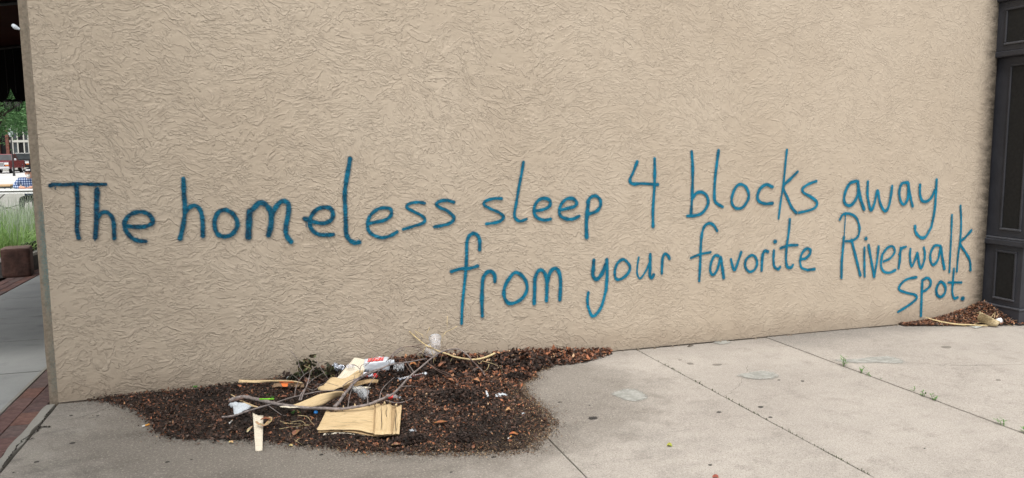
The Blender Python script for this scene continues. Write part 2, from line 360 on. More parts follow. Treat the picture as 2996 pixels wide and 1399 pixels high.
def rel(o):                                   # parts are modelled in world space; this shifts them under an Empty
    for c in o.children:
        c.matrix_parent_inverse = (Matrix.Translation(o.location) @ o.rotation_euler.to_matrix().to_4x4()).inverted()

class MB:
    def __init__(s): s.v = []; s.f = []; s.c = []
    def box(s, a, b, rot=None, piv=None):
        x0, y0, z0 = a; x1, y1, z1 = b; n = len(s.v)
        vs_ = [Vector(p) for p in ((x0, y0, z0), (x1, y0, z0), (x1, y1, z0), (x0, y1, z0), (x0, y0, z1), (x1, y0, z1), (x1, y1, z1), (x0, y1, z1))]
        if rot is not None:
            pv = Vector(piv) if piv else Vector(((x0 + x1) / 2, (y0 + y1) / 2, (z0 + z1) / 2)); vs_ = [rot @ (p - pv) + pv for p in vs_]
        s.v += vs_; s.f += [tuple(n + i for i in q) for q in ((0, 3, 2, 1), (4, 5, 6, 7), (0, 1, 5, 4), (1, 2, 6, 5), (2, 3, 7, 6), (3, 0, 4, 7))]
        return s
    def tube(s, pts, rad, n=6, caps=True):
        pts = [Vector(p) for p in pts]; m = len(pts)
        if not hasattr(rad, '__len__'): rad = [rad] * m
        base = len(s.v); up = None
        for i, p in enumerate(pts):
            t = (pts[min(i + 1, m - 1)] - pts[max(i - 1, 0)]).normalized()
            if up is None: up = t.orthogonal().normalized()
            up = (up - t * up.dot(t)).normalized(); sd_ = t.cross(up)
            for k in range(n):
                a = 2 * math.pi * k / n; s.v.append(p + (up * math.cos(a) + sd_ * math.sin(a)) * rad[i])
        for i in range(m - 1):
            for k in range(n):
                a = base + i * n + k; b = base + i * n + (k + 1) % n; s.f.append((a, b, b + n, a + n))
        if caps: s.f.append(tuple(base + k for k in range(n))[::-1]); s.f.append(tuple(base + (m - 1) * n + k for k in range(n)))
        return s
    def ngon(s, pts, z0, z1):                 # upright prism over a ground outline
        n = len(s.v); m = len(pts)
        s.v += [Vector((p[0], p[1], z0)) for p in pts] + [Vector((p[0], p[1], z1)) for p in pts]
        s.f += [tuple(range(n, n + m))[::-1], tuple(range(n + m, n + 2 * m))] + [(n + i, n + (i + 1) % m, n + m + (i + 1) % m, n + m + i) for i in range(m)]
        return s
    def build(s, name, mat, parent=None, smooth=False, bevel=0.0, seg=2):
        o = new(name, s.v, s.f, mat, parent, smooth)
        if bevel:
            b = o.modifiers.new('bevel', 'BEVEL'); b.width = bevel; b.segments = seg; b.limit_method = 'ANGLE'
        return o

def catmull(pts, step=8):
    P = [np.array(p, float) for p in pts]
    if len(P) < 3: 
        return [P[0] + (P[-1] - P[0]) * t for t in np.linspace(0, 1, step + 1)]
    closed = np.allclose(P[0], P[-1]); out = []
    for i in range(len(P) - 1):
        p0 = P[i - 1] if i > 0 else (P[-2] if closed else 2 * P[0] - P[1]); p1, p2 = P[i], P[i + 1]
        p3 = P[i + 2] if i + 2 < len(P) else (P[1] if closed else 2 * P[-1] - P[-2])
        for t in np.linspace(0, 1, step, endpoint=False):
            out.append(0.5 * ((2 * p1) + (-p0 + p2) * t + (2 * p0 - 5 * p1 + 4 * p2 - p3) * t * t + (-p0 + 3 * p1 - 3 * p2 + p3) * t ** 3))
    out.append(P[-1]); return out

def setcol(o, cols, name='col'):              # one colour per face
    me = o.data; a = me.color_attributes.new(name, 'FLOAT_COLOR', 'CORNER')
    lt = np.zeros(len(me.polygons), int); me.polygons.foreach_get('loop_total', lt)
    c = np.repeat(np.c_[np.asarray(cols, float), np.ones(len(cols))], lt, axis=0)
    a.data.foreach_set('color', c.ravel())

# ------------------------------------------------------------------ ground and paving
g = new('ground', [(-400, -400, -0.13), (400, -400, -0.13), (400, 400, -0.13), (-400, 400, -0.13)], [(0, 1, 2, 3)], 'street'); tag(g, kind='structure')
gp = new('soil_bed', [(-12, -14, -0.05), (14, -14, -0.05), (14, 14, -0.05), (-12, 14, -0.05)], [(0, 1, 2, 3)], 'joint'); tag(gp, kind='structure')

def slab(x0, y0, x1, y1, mat, parent, name='concrete_slab', top=0.0, gap=0.006, jag=0.0015, bev=0.0025):
    x0 += gap / 2 + (.003 if abs(x0 - 4.12) < .01 else 0); x1 -= gap / 2 + (.003 if abs(x1 - 4.12) < .01 else 0); y0 += gap / 2; y1 -= gap / 2
    pts = []
    def edge(a, b):
        L = math.dist(a, b); n = max(2, int(L / 0.06)) if jag else 1
        for i in range(n):
            t = i / n; pts.append((a[0] + (b[0] - a[0]) * t + rnd.uniform(-jag, jag), a[1] + (b[1] - a[1]) * t + rnd.uniform(-jag, jag)))
    edge((x0, y0), (x1, y0)); edge((x1, y0), (x1, y1)); edge((x1, y1), (x0, y1)); edge((x0, y1), (x0, y0))
    return MB().ngon(pts, top - 0.10, top).build(name, mat, parent, bevel=bev, seg=2)

pav = empty('pavement', kind='structure')
XJ = [0.0, 2.79, 4.12, 5.34, 6.40, 7.66, 9.0, 10.4, 12.0]
for i in range(len(XJ) - 1):
    dz = [0, 0.0015, -0.001, 0.004, 0.0, 0.001, 0, 0][i]
    ys = [-12.0, -6.2, -0.012]
    for j in range(len(ys) - 1):
        slab(XJ[i] + (0.004 if i == 0 else 0), ys[j], XJ[i + 1], ys[j + 1], 'pave', pav, top=dz, gap=0.007)

# sidewalk round the corner, running away from the wall, with its brick borders
side = empty('sidewalk', kind='structure')
yj = [-12, -9.2, -6.8, -4.4, -2.2, -0.2, 0.88, 2.0, 3.1, 4.26, 5.4, 6.6, 7.8, 9.0, 11, 13]
for a, b in zip(yj[:-1], yj[1:]): slab(-1.63, a, -0.30, b, 'walk', side, gap=0.020, top=0.0, bev=0.0); MB().box((-1.63, b - .0099, -.09), (-.301, b + .0099, -.003)).build('joint_filler', 'crack', side)
MT['bricks'] = []
for k, c in enumerate(((0.150, 0.085, 0.076), (0.165, 0.098, 0.086), (0.125, 0.078, 0.072), (0.185, 0.098, 0.078), (0.14, 0.098, 0.090))):
    MT['bricks'].append(simple('paver_%s' % 'abcde'[k], c, 0.85, var=0.3, scale=22, bump=0.7, bscale=120))
shared = {}
def brick(x0, y0, x1, y1, parent):
    key = (round(x1 - x0, 3), round(y1 - y0, 3), rnd.randrange(5))
    if key not in shared:
        w, h = key[0] - 0.006, key[1] - 0.006; m = MB().box((-w / 2, -h / 2, -0.06), (w / 2, h / 2, 0))
        o = m.build('brick', MT['bricks'][key[2]], parent, bevel=0.004); shared[key] = o
    else:
        o = shared[key].copy(); COL.objects.link(o)
    o.location = ((x0 + x1) / 2, (y0 + y1) / 2, rnd.uniform(-0.003, 0.001)); o.rotation_euler = (rnd.uniform(-.006, .006), rnd.uniform(-.006, .006), rnd.uniform(-.012, .012)); o.parent = parent
# border between sidewalk and forecourt: two stretchers and a crumbling mortar strip
y = -3.4; r = 0
while y < 2.4:
    brick(-0.285, y, -0.172, y + 0.225, side); brick(-0.172, y + 0.11, -0.059, y + 0.335, side); y += 0.225
y = 4.0
while y < 9.0:
    for k in range(3): brick(-1.955 + k * 0.105, y + (0.1 if k % 2 else 0), -1.85 + k * 0.105, y + 0.205 + (0.1 if k % 2 else 0), side)
    y += 0.205
# crumbled concrete lip beside the bricks
lp, rp = [], []
y = -3.5
while y < 0.0:
    w = 0.004 + 0.012 * abs(math.sin(y * 7)) ; lp.append((-0.050 - w + 0.01 * mn.noise((y * 6, 0, 0)), y)); rp.append((-0.010 + 0.014 * mn.noise((y * 5, 3, 0)), y)); y += 0.03
ed = MB().ngon(lp[::-1] + rp, -0.08, 0.003).build('edging_strip', 'edge', side, bevel=0.003)
ed.data.transform(Matrix.Identity(4))
y = -12
el = MB().box((-0.312, -12, -0.1), (-0.289, 9, 0.002)).build('edging_strip', 'edge', side, bevel=0.003)

# flat marks: cracks, patches and old gum in the forecourt
def outline(pts, z, name, mat, parent, jag=0.006, th=0.004):
    P = catmull(list(pts) + [pts[0]], 6)[:-1]
    P = [(p[0] + rnd.uniform(-jag, jag), p[1] + rnd.uniform(-jag, jag)) for p in P]
    return MB().ngon(P, z - 0.02, z + th).build(name, mat, parent)
def ground_pts(l): return [tuple(G(*p)[:2]) for p in l]
def smear(pts, z):
    P = np.array([q for q in catmull([(*p, 0) for p in ground_pts(pts)] + [(*ground_pts(pts)[0], 0)], 6)[:-1]])[:, :2]; c = P.mean(0); n = len(P); V = [(*c, z)]; E_ = [1.0]
    for k, f in enumerate((0.5, 0.85, 1.06)):
        for p in P: q = c + (p - c) * f; V.append((q[0], q[1], z)); E_.append((0.95, 0.55, 0.0)[k])
    F_ = [(0, 1 + i, 1 + (i + 1) % n) for i in range(n)] + [(1 + k * n + i, 1 + (k + 1) * n + i, 1 + (k + 1) * n + (i + 1) % n, 1 + k * n + (i + 1) % n) for k in range(2) for i in range(n)]
    o = new('mortar_patch', V, F_, 'smear', pav); at = o.data.attributes.new('edge', 'FLOAT', 'POINT'); at.data.foreach_set('value', E_)
smear([(1784, 1152), (1830, 1138), (1866, 1140), (1893, 1158), (1897, 1167), (1870, 1177), (1830, 1174), (1800, 1162)], 0.004)
smear([(2150, 1099), (2180, 1092), (2230, 1085), (2265, 1090), (2282, 1102), (2262, 1111), (2200, 1112), (2170, 1106)], 0.0055)
smear([(2430, 1056), (2500, 1052), (2560, 1045), (2615, 1045), (2655, 1060), (2640, 1068), (2585, 1065), (2480, 1065)], 0.008)
smear([(2085, 1003), (2128, 998), (2138, 1004), (2110, 1009)], 0.0055)
def crack(pts, w=0.004, parent=None, z=0.001, jag=0.012):
    P = [Vector(G(*p)) for p in pts]; Q = catmull([tuple(p) for p in P], 10); L, Rr = [], []
    for i, q in enumerate(Q):
        t = Vector(Q[min(i + 1, len(Q) - 1)] - Q[max(0, i - 1)]).normalized(); n = Vector((-t.y, t.x, 0)); j = rnd.uniform(-jag, jag)
        c = Vector(q) + n * j; ww = w * rnd.uniform(0.25, 1.0)
        L.append((c + n * ww)[:2]); Rr.append((c - n * ww)[:2])
    V = [(p[0], p[1], z) for p in L] + [(p[0], p[1], z) for p in Rr]; n = len(L)
    return new('crack', V, [(i, i + 1, n + i + 1, n + i) for i in range(n - 1)], 'crack', parent or pav)
crack([(2190, 1070), (2170, 1110), (2150, 1140), (2120, 1160)], 0.0012)
crack([(2650, 1062), (2760, 1070), (2850, 1072), (2996, 1068)], 0.0025, z=0.0062)
crack([(165, 1235), (230, 1222), (300, 1200), (330, 1187)], 0.0022, jag=0.01)
crack([(8, 1372), (30, 1335), (58, 1300), (75, 1283), (110, 1262), (130, 1225), (150, 1200)], 0.006, z=0.0045, jag=0.006)
crack([(75, 1290), (100, 1284)], 0.009, z=0.0055)
crack([(110, 1252), (150, 1250)], 0.012, z=0.006, jag=0.01)
gums = [(2020, 1064, .03, 1), (2098, 1067, .036, 1), (1990, 1053, .016, 1), (2226, 1191, .02, 0), (2103, 1207, .017, 0), (2254, 1221, .014, 0), (2279, 1112, .012, 0), (2348, 1115, .014, 0),
        (2078, 1362, .013, 0), (1735, 1226, .020, 0), (1637, 1178, .011, 0), (1725, 1187, .006, 0), (2770, 1016, .05, 1), (2920, 1114, .02, 1), (2705, 1312, .006, 0),
        (212, 1297, .016, 0), (208, 1216, .012, 0), (285, 1217, .01, 0), (107, 1352, .013, 0), (490, 1352, .012, 0), (40, 1383, .006, 0), (1205, 1330, .016, 0), (940, 1331, .014, 0), (1445, 1338, .014, 0), (560, 1345, .006, 0), (1320, 1382, .008, 0)]
for x, y, r, k in gums:
    c = G(x, y); zt = 0.0
    for i in range(len(XJ) - 1):
        if XJ[i] <= c.x < XJ[i + 1]: zt = [0, 0.0015, -0.001, 0.004, 0.0, 0.001, 0, 0][i]
    pts = [(c.x + r * rnd.uniform(.7, 1.1) * math.cos(a), c.y + r * 0.8 * rnd.uniform(.6, 1.1) * math.sin(a)) for a in np.linspace(0, 6.283, 11)[:-1]]
    MB().ngon(pts, zt - 0.01, zt + 0.0022).build('gum_spot', 'gumpale' if k else 'gum', pav)

# ------------------------------------------------------------------ the stuccoed wall
wall = empty('stucco_wall', label='tan rough-stuccoed building wall with blue spray-painted sentence across it', cat='wall')
XE, ZT = 7.72, 5.4
nx, nz = 96, 60
V, F = [], []
for j in range(nz + 1):
    for i in range(nx + 1):
        x = XE * i / nx; z = -0.02 + (ZT + 0.02) * j / nz
        V.append((x, -0.006 * mn.noise((x * 0.8, z * 0.8, 1.0)) - 0.004 * max(0, 1 - x / 0.03), z))
for j in range(nz):
    for i in range(nx):
        a = j * (nx + 1) + i; F.append((a, a + 1, a + nx + 2, a + nx + 1))
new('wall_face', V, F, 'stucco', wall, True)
MB().box((0.02, 0.012, -0.05), (XE, 0.35, ZT)).build('wall_core', 'trim', wall)
cs = []
tz = 0.0
P0 = [(-0.052 + 0.003 * mn.noise((z * 4, 0, 0)), z) for z in np.linspace(-0.02, ZT, 90)]
V = []; F = []
for x, z in P0: V += [(x, 0.33, z), (x, 0.020, z), (-0.006, 0.012 + 0.002 * mn.noise((z * 9, 2, 0)), z), (-0.004, -0.004, z), (0.004, -0.005, z), (0.012, 0.01, z)]
for i in range(len(P0) - 1):
    for k in range(5): F.append((i * 6 + k, i * 6 + k + 1, i * 6 + k + 7, i * 6 + k + 6))
new('corner_trim', V, F, 'trim', wall)
# ragged foot: a dark gap and crumbs of render between wall and paving
V = []; F = []; xs = np.arange(0.0, 7.7, 0.02)
for x in xs:
    w = 0.003 + 0.008 * abs(mn.noise((x * 2.2, 5, 0))); V += [(x, 0.02, 0.0045), (x, -0.010 - w, 0.0045 if x < 5.34 else 0.0065)]
for i in range(len(xs) - 1): F.append((2 * i, 2 * i + 1, 2 * i + 3, 2 * i + 2))
new('foot_gap', V, F, 'crack', wall)
cb = MB()
for _ in range(26):
    x = rnd.uniform(3.7, 7.4); s_ = rnd.uniform(0.001, 0.004)
    cb.box((x - s_ * 2, -0.035 + rnd.uniform(-.012, .012), 0.0), (x + s_ * 2, -0.026, 0.007 + s_), Matrix.Rotation(rnd.uniform(0, 3), 3, 'Z'))
tag(cb.build('render_crumbs', 'trim', wall), kind='stuff')

# small white bracket clipped on the corner
br = MB().tube([W(38, 74, .03), W(45, 80, .02), W(58, 86, .02)], [0.011, 0.014, 0.006], 8).build('wall_bracket', 'white'); tag(br, 'small white plastic hook on the left corner of the wall', 'hook')

# ------------------------------------------------------------------ the sprayed sentence
ZM = {1: (100, 400, .29925), 2: (700, 400, .29925), 3: (1300, 400, .29925), 4: (1800, 400, .29925), 5: (2350, 480, .38248), 6: (1280, 640, .26596), 7: (1700, 600, .29927)}
def L(z, *st): return (z, st)
WORDS = [
 ('The', 1.0, [
  L(1, (16, 1.15, [(160, 478), (200, 466), (300, 470), (420, 462), (560, 466), (700, 466)]), (19, 1.05, [(415, 485), (425, 600), (425, 800), (420, 900), (438, 990)]), (4, 1.1, [(208, 490), (210, 520)])),
  L(1, (22, 1.05, [(618, 515), (612, 650), (612, 800), (600, 985)]), (18, .9, [(625, 790), (660, 745), (710, 738), (760, 780), (780, 860), (785, 995)]), (4, 1.1, [(597, 990), (597, 1018)])),
  L(1, (19, .9, [(890, 870), (980, 880), (1080, 878), (1150, 850), (1160, 810), (1110, 750), (1020, 735), (930, 770), (885, 840), (900, 920), (960, 990), (1020, 1015), (1090, 1022)]))]),
 ('homeless', 0.8, [
  L(1, (20, .85, [(1460, 412), (1465, 560), (1475, 700), (1460, 850), (1428, 995)]), (19, .8, [(1480, 740), (1520, 690), (1570, 672), (1620, 710), (1645, 800), (1650, 970)])),
  L(1, (19, .85, [(1860, 715), (1800, 740), (1765, 820), (1770, 900), (1800, 955), (1860, 975), (1930, 955), (1980, 890), (1985, 830), (1950, 760), (1900, 725), (1860, 715)])),
  L(2, (27, .9, [(100, 730), (95, 850), (88, 980)]), (23, .85, [(95, 740), (150, 690), (190, 650), (240, 650), (290, 700), (310, 760), (310, 860), (285, 960)]), (21, .8, [(310, 790), (350, 700), (400, 640), (440, 630), (480, 660), (478, 760), (455, 880), (460, 960), (505, 1025)])),
  L(2, (18, .85, [(650, 810), (740, 835), (830, 845), (900, 810), (915, 750), (890, 700), (830, 690), (760, 710), (700, 780), (690, 860), (720, 920), (780, 955), (860, 960), (920, 955)]), (20, 1.0, [(638, 800), (680, 812)]), (3, 1, [(650, 830), (654, 882)])),
  L(2, (19, .8, [(1082, 215), (1068, 300), (1045, 430), (1030, 560), (1035, 700), (1040, 850), (1045, 950), (1080, 1010), (1130, 1035), (1170, 1030)])),
  L(2, (15, .75, [(1250, 850), (1330, 835), (1420, 815), (1480, 770), (1480, 710), (1420, 695), (1350, 710), (1280, 770), (1255, 840), (1260, 910), (1310, 960), (1390, 985), (1470, 970), (1540, 930)])),
  L(2, (13, .75, [(1810, 650), (1740, 640), (1660, 655), (1635, 690), (1700, 730), (1780, 770), (1815, 810), (1790, 845), (1700, 875), (1600, 905)])),
  L(3, (14, .75, [(90, 640), (20, 622), (-50, 632), (-80, 662), (-40, 695), (20, 720), (80, 770), (90, 810), (40, 850), (-40, 870), (-100, 880)]))]),
 ('sleep', 0.7, [
  L(3, (13, .7, [(555, 605), (480, 605), (400, 630), (385, 665), (440, 700), (530, 740), (575, 780), (550, 820), (480, 842), (410, 852)])),
  L(3, (13, .7, [(770, 250), (750, 370), (725, 500), (700, 650), (682, 750), (695, 800), (740, 825), (800, 805)])),
  L(3, (14, .7, [(880, 725), (950, 715), (1010, 690), (1035, 650), (1010, 610), (950, 605), (900, 640), (875, 700), (880, 760), (920, 800), (980, 815), (1035, 805)])),
  L(3, (14, .7, [(1120, 720), (1200, 700), (1270, 680), (1290, 640), (1250, 605), (1190, 610), (1140, 660), (1120, 720), (1130, 770), (1180, 800), (1250, 805), (1315, 775)])),
  L(3, (18, .7, [(1405, 630), (1395, 730), (1385, 850), (1388, 980)]), (14, .7, [(1395, 640), (1430, 590), (1480, 580), (1520, 620), (1520, 680), (1480, 730), (1410, 755)]))]),
 ('4', 0.65, [L(4, (13, .7, [(210, 245), (170, 350), (140, 420), (165, 460), (260, 458), (410, 468)]), (14, .65, [(380, 215), (382, 330), (378, 500), (365, 700), (365, 875)]))]),
 ('blocks', 0.65, [
  L(4, (13, .7, [(742, 145), (750, 260), (752, 400), (745, 600), (735, 770)]), (13, .65, [(750, 600), (790, 550), (850, 545), (895, 590), (900, 660), (850, 740), (780, 770), (700, 775)])),
  L(4, (13, .65, [(1005, 135), (990, 250), (972, 400), (965, 520), (968, 620), (1000, 660), (1045, 685)])),
  L(4, (12, .65, [(1215, 465), (1170, 500), (1135, 590), (1140, 660), (1180, 700), (1240, 690), (1290, 620), (1300, 560), (1270, 490), (1215, 465)])),
  L(4, (13, .65, [(1530, 490), (1470, 468), (1410, 510), (1385, 580), (1400, 630), (1460, 655), (1530, 650)])),
  L(4, (10, .6, [(1673, 130), (1660, 250), (1640, 450), (1610, 650), (1592, 800)]), (12, .7, [(1778, 342), (1710, 410), (1640, 490), (1680, 600), (1720, 690), (1765, 745)])),
  L(4, (11, .6, [(1960, 435), (1880, 465), (1825, 510), (1840, 550), (1910, 590), (1965, 640), (1950, 690), (1890, 720), (1790, 742)]))]),
 ('away', 0.6, [
  L(5, (10, .65, [(400, 130), (350, 150), (315, 220), (310, 290), (345, 318), (385, 290), (415, 220), (415, 135)]), (11, .65, [(412, 135), (430, 250), (460, 345)])),
  L(5, (9, .6, [(490, 135), (487, 230), (500, 310), (515, 355), (540, 300), (563, 205), (585, 300), (620, 360), (650, 320), (668, 230), (675, 170)])),
  L(5, (9, .6, [(795, 140), (750, 150), (730, 210), (740, 280), (765, 310), (795, 260), (800, 150)]), (9, .6, [(800, 160), (815, 250), (832, 322)])),
  L(5, (9, .6, [(888, 160), (888, 230), (905, 280), (940, 285), (975, 255), (1000, 200)]), (9, .6, [(1015, 120), (1010, 220), (1000, 350), (975, 480)]), (9, .45, [(975, 480), (930, 555), (890, 560), (855, 520), (850, 475)]))]),
 ('from', 0.65, [
  L(6, (17, .7, [(460, 340), (460, 230), (430, 175), (390, 160), (345, 190), (320, 260), (318, 400), (310, 560)]), (15, .55, [(310, 560), (290, 750), (270, 950), (262, 1150)]), (16, .7, [(150, 580), (250, 550), (350, 545), (440, 518)])),
  L(6, (19, .7, [(490, 1070), (485, 900), (490, 740), (500, 650), (540, 590), (590, 580), (625, 620), (628, 690)])),
  L(6, (17, .65, [(850, 590), (790, 650), (735, 750), (730, 850), (770, 920), (840, 925), (930, 870), (980, 780), (970, 690), (920, 620), (850, 590)])),
  L(6, (18, .65, [(1060, 930), (1065, 780), (1070, 650), (1110, 570), (1160, 575), (1195, 650), (1200, 760), (1195, 900)]), (18, .65, [(1205, 700), (1235, 590), (1285, 545), (1330, 580), (1350, 690), (1342, 890)]))]),
 ('your', 0.65, [
  L(6, (19, .75, [(1715, 455), (1710, 540), (1705, 620), (1745, 665), (1800, 610), (1850, 500)]), (16, .65, [(1858, 450), (1862, 600), (1850, 780)]), (15, .45, [(1850, 780), (1800, 960), (1735, 1055), (1690, 1060), (1650, 960)]), (14, .6, [(1650, 960), (1645, 880), (1655, 810)])),
  L(7, (12, .65, [(405, 530), (350, 570), (325, 650), (340, 720), (390, 720), (450, 670), (475, 610), (450, 560), (405, 530)])),
  L(7, (8, .6, [(560, 510), (548, 580), (545, 670), (575, 715), (630, 640), (665, 560)]), (13, .7, [(672, 480), (672, 590), (668, 690), (690, 710), (705, 680)])),
  L(7, (12, .7, [(785, 665), (788, 580), (795, 510), (820, 475), (850, 500), (860, 525)]))]),
 ('favorite', 0.65, [
  L(7, (12, .65, [(1325, 250), (1290, 195), (1245, 178), (1200, 210), (1175, 290), (1165, 420), (1160, 560), (1150, 740)]), (10, .7, [(1070, 515), (1160, 480), (1260, 460)])),
  L(7, (11, .65, [(1340, 495), (1300, 495), (1265, 570), (1260, 650), (1290, 680), (1330, 620), (1355, 510)]), (13, .7, [(1360, 510), (1375, 600), (1390, 710)])),
  L(7, (11, .65, [(1460, 530), (1475, 590), (1497, 635), (1530, 550), (1560, 460)])),
  L(7, (11, .65, [(1660, 490), (1610, 530), (1600, 600), (1640, 650), (1690, 630), (1715, 570), (1700, 510), (1660, 490)])),
  L(7, (12, .7, [(1760, 640), (1765, 540), (1775, 470), (1800, 445), (1820, 455)])),
  L(7, (11, .65, [(1880, 445), (1875, 530), (1885, 600), (1920, 625), (1940, 605)]), (15, .75, [(1890, 357), (1896, 357)])),
  L(7, (11, .65, [(2035, 140), (2025, 260), (2005, 400), (1998, 530), (2010, 600), (2045, 610), (2065, 585)]), (11, .7, [(1945, 420), (2020, 395), (2110, 390)])),
  L(7, (11, .65, [(2140, 530), (2190, 520), (2235, 470), (2230, 430), (2190, 430), (2150, 480), (2135, 550)]), (9, .5, [(2135, 550), (2150, 610), (2210, 635)]), (11, .65, [(2210, 635), (2275, 625)]))]),
 ('Riverwalk', 0.6, [
  L(5, (4, .6, [(320, 370), (314, 460), (308, 560)]), (9, .65, [(306, 560), (298, 660), (290, 750), (288, 870)]), (8, .65, [(275, 425), (300, 385), (350, 380), (400, 410), (425, 480), (415, 550), (370, 585), (320, 590)]), (9, .65, [(365, 580), (385, 660), (410, 760), (432, 850)])),
  L(5, (8, .65, [(463, 640), (463, 750), (465, 860)]), (11, .75, [(473, 570), (477, 570)])),
  L(5, (9, .65, [(495, 620), (515, 730), (538, 860)]), (8, .6, [(572, 630), (560, 740), (540, 855)])),
  L(5, (7, .6, [(610, 745), (660, 720), (695, 670), (680, 630), (640, 640), (600, 690)]), (8, .45, [(600, 690), (590, 770), (610, 820), (655, 830), (700, 810)])),
  L(5, (9, .65, [(740, 640), (735, 720), (725, 795)]), (8, .6, [(728, 690), (750, 645), (780, 632)])),
  L(5, (8, .6, [(815, 650), (812, 710), (825, 780), (855, 720), (868, 680), (880, 750), (895, 795), (920, 740), (925, 680), (918, 640)])),
  L(5, (8, .6, [(1045, 625), (1000, 625), (970, 680), (970, 740), (990, 770), (1025, 730), (1045, 640)]), (9, .65, [(1050, 640), (1060, 720), (1075, 800)])),
  L(5, (7, .6, [(1132, 390), (1128, 520), (1120, 680), (1113, 825)])),
  L(5, (7, .6, [(1198, 320), (1203, 430), (1198, 560), (1180, 700), (1170, 820)]), (8, .65, [(1280, 508), (1235, 560), (1195, 605), (1240, 680), (1270, 740), (1275, 810)]))]),
 ('spot.', 0.6, [
  L(5, (8, .6, [(860, 865), (790, 880), (740, 920), (730, 960), (790, 985), (850, 1000), (860, 1030), (800, 1080), (720, 1130)])),
  L(5, (9, .6, [(905, 910), (900, 1020), (895, 1160)]), (8, .6, [(905, 890), (940, 870), (968, 890), (965, 930), (930, 965), (905, 975)])),
  L(5, (9, .65, [(1045, 900), (1015, 950), (1020, 1000), (1050, 1015), (1080, 980), (1080, 930), (1045, 900)])),
  L(5, (8, .6, [(1148, 800), (1140, 900), (1135, 980), (1150, 1025), (1175, 1020)]), (7, .65, [(1105, 905), (1160, 905), (1205, 905)])),
  L(5, (13, .75, [(1212, 1028), (1216, 1028)]))]),
]
HALO = 2.7
def letter(z, strokes, parent, layer):
    ox, oy, sc = ZM[z]; SP, SR, SD = [], [], []
    for hw, den, pts in strokes:
        c = catmull(pts, 14 if len(pts) > 2 else 10)
        wj = rnd.uniform(0, 9)
        for k, q in enumerate(c):
            a = W(ox + q[0] * sc, oy + q[1] * sc); b = W(ox + q[0] * sc, oy + (q[1] + hw) * sc); d = W(ox + (q[0] + hw) * sc, oy + q[1] * sc)
            r = 0.385 * ((a - b).length + (a - d).length)
            SP.append((a.x, a.z)); SR.append(r * (1 + 0.26 * mn.noise((wj, k * 0.13, 0)))); SD.append(den * (1 + 0.34 * mn.noise((wj + 5, k * 0.10, 0))))
    SP, SR, SD = np.array(SP), np.array(SR) * HALO, np.array(SD)
    m = SR.max(); g_ = 0.004
    xs = np.arange(SP[:, 0].min() - m - g_, SP[:, 0].max() + m + g_, g_); zs = np.arange(SP[:, 1].min() - m - g_, SP[:, 1].max() + m + g_, g_)
    X, Z = np.meshgrid(xs, zs); Q = np.c_[X.ravel(), Z.ravel()]
    cov = np.full(len(Q), -9.0); den = np.zeros(len(Q))
    for i in range(0, len(Q), 4000):
        d = np.sqrt(((Q[i:i + 4000, None] - SP[None]) ** 2).sum(2)); e = 1 - d / SR[None]
        k = e.argmax(1); cov[i:i + 4000] = e[np.arange(len(k)), k]; wgt = np.exp((e - e.max(1, keepdims=True)) * 12); den[i:i + 4000] = (wgt * SD[None]).sum(1) / wgt.sum(1)
    H_, W_ = X.shape; idx = np.arange(H_ * W_).reshape(H_, W_)
    q = np.stack([idx[:-1, :-1], idx[:-1, 1:], idx[1:, 1:], idx[1:, :-1]], -1).reshape(-1, 4)
    q = q[(cov[q] > 0.0).any(1)]; use, inv = np.unique(q, return_inverse=True)
    yy = -0.0085 - 0.0004 * layer
    V = np.c_[Q[use, 0], np.full(len(use), yy), Q[use, 1]]
    o = new('painted_letter', V.tolist(), inv.reshape(-1, 4).tolist(), 'paint', parent)
    for nm, arr in (('cov', cov), ('den', den)):
        at = o.data.attributes.new(nm, 'FLOAT', 'POINT'); at.data.foreach_set('value', arr[use].astype(np.float32))
    return o
lay = 0
for txt, _, letters in WORDS:
    w_ = bpy.data.objects.new('painted_word', None); COL.objects.link(w_); w_.parent = wall; w_['label'] = 'blue sprayed word "%s"' % txt
    for (z, st) in letters:
        letter(z, st, w_, lay % 3); lay += 1

# ------------------------------------------------------------------ charcoal pilaster on the right
pil = empty('shopfront_pilaster', label='charcoal painted panelled pilaster at the right end of the stucco wall', cat='pilaster')
PX = 7.705; PF = -0.39; PW = 9.2
def pb(name, a, b, mat='charcoal', bev=0.004): return MB().box(a, b).build(name, mat, pil, bevel=bev)
pb('plinth', (PX, PF - 0.004, 0.004), (PW, 0.30, 0.135))
MB().ngon([(PX - 0.006, PF - 0.012), (PW, PF - 0.012), (PW, 0.3), (PX - 0.006, 0.3)], 0.135, 0.150).build('plinth_moulding', 'trimgrey', pil, bevel=0.005)
pb('lower_shaft', (PX + 0.03, PF + 0.02, 0.15), (PW, 0.30, 0.70))
MB().ngon([(PX + 0.0, PF - 0.014), (PW, PF - 0.014), (PW, 0.3), (PX, 0.3)], 0.70, 0.755).build('waist_band', 'charcoal', pil, bevel=0.010, seg=3)
MB().ngon([(PX + 0.015, PF - 0.002), (PW, PF - 0.002), (PW, 0.3), (PX + 0.015, 0.3)], 0.755, 0.775).build('band_moulding', 'trimgrey', pil, bevel=0.006)
pb('upper_shaft', (PX + 0.045, PF + 0.02, 0.775), (PW, 0.30, 2.395))
MB().ngon([(PX - 0.012, PF - 0.016), (PW, PF - 0.016), (PW, 0.3), (PX - 0.012, 0.3)], 2.395, 2.45).build('capital_moulding', 'charcoal', pil, bevel=0.012, seg=3)
pb('capital_block', (PX - 0.004, PF - 0.004, 2.45), (PW, 0.30, 2.885))
MB().ngon([(PX - 0.03, PF - 0.05), (PW, PF - 0.05), (PW, 0.3), (PX - 0.03, 0.3)], 2.885, 2.95).build('cornice', 'charcoal', pil, bevel=0.015, seg=3)
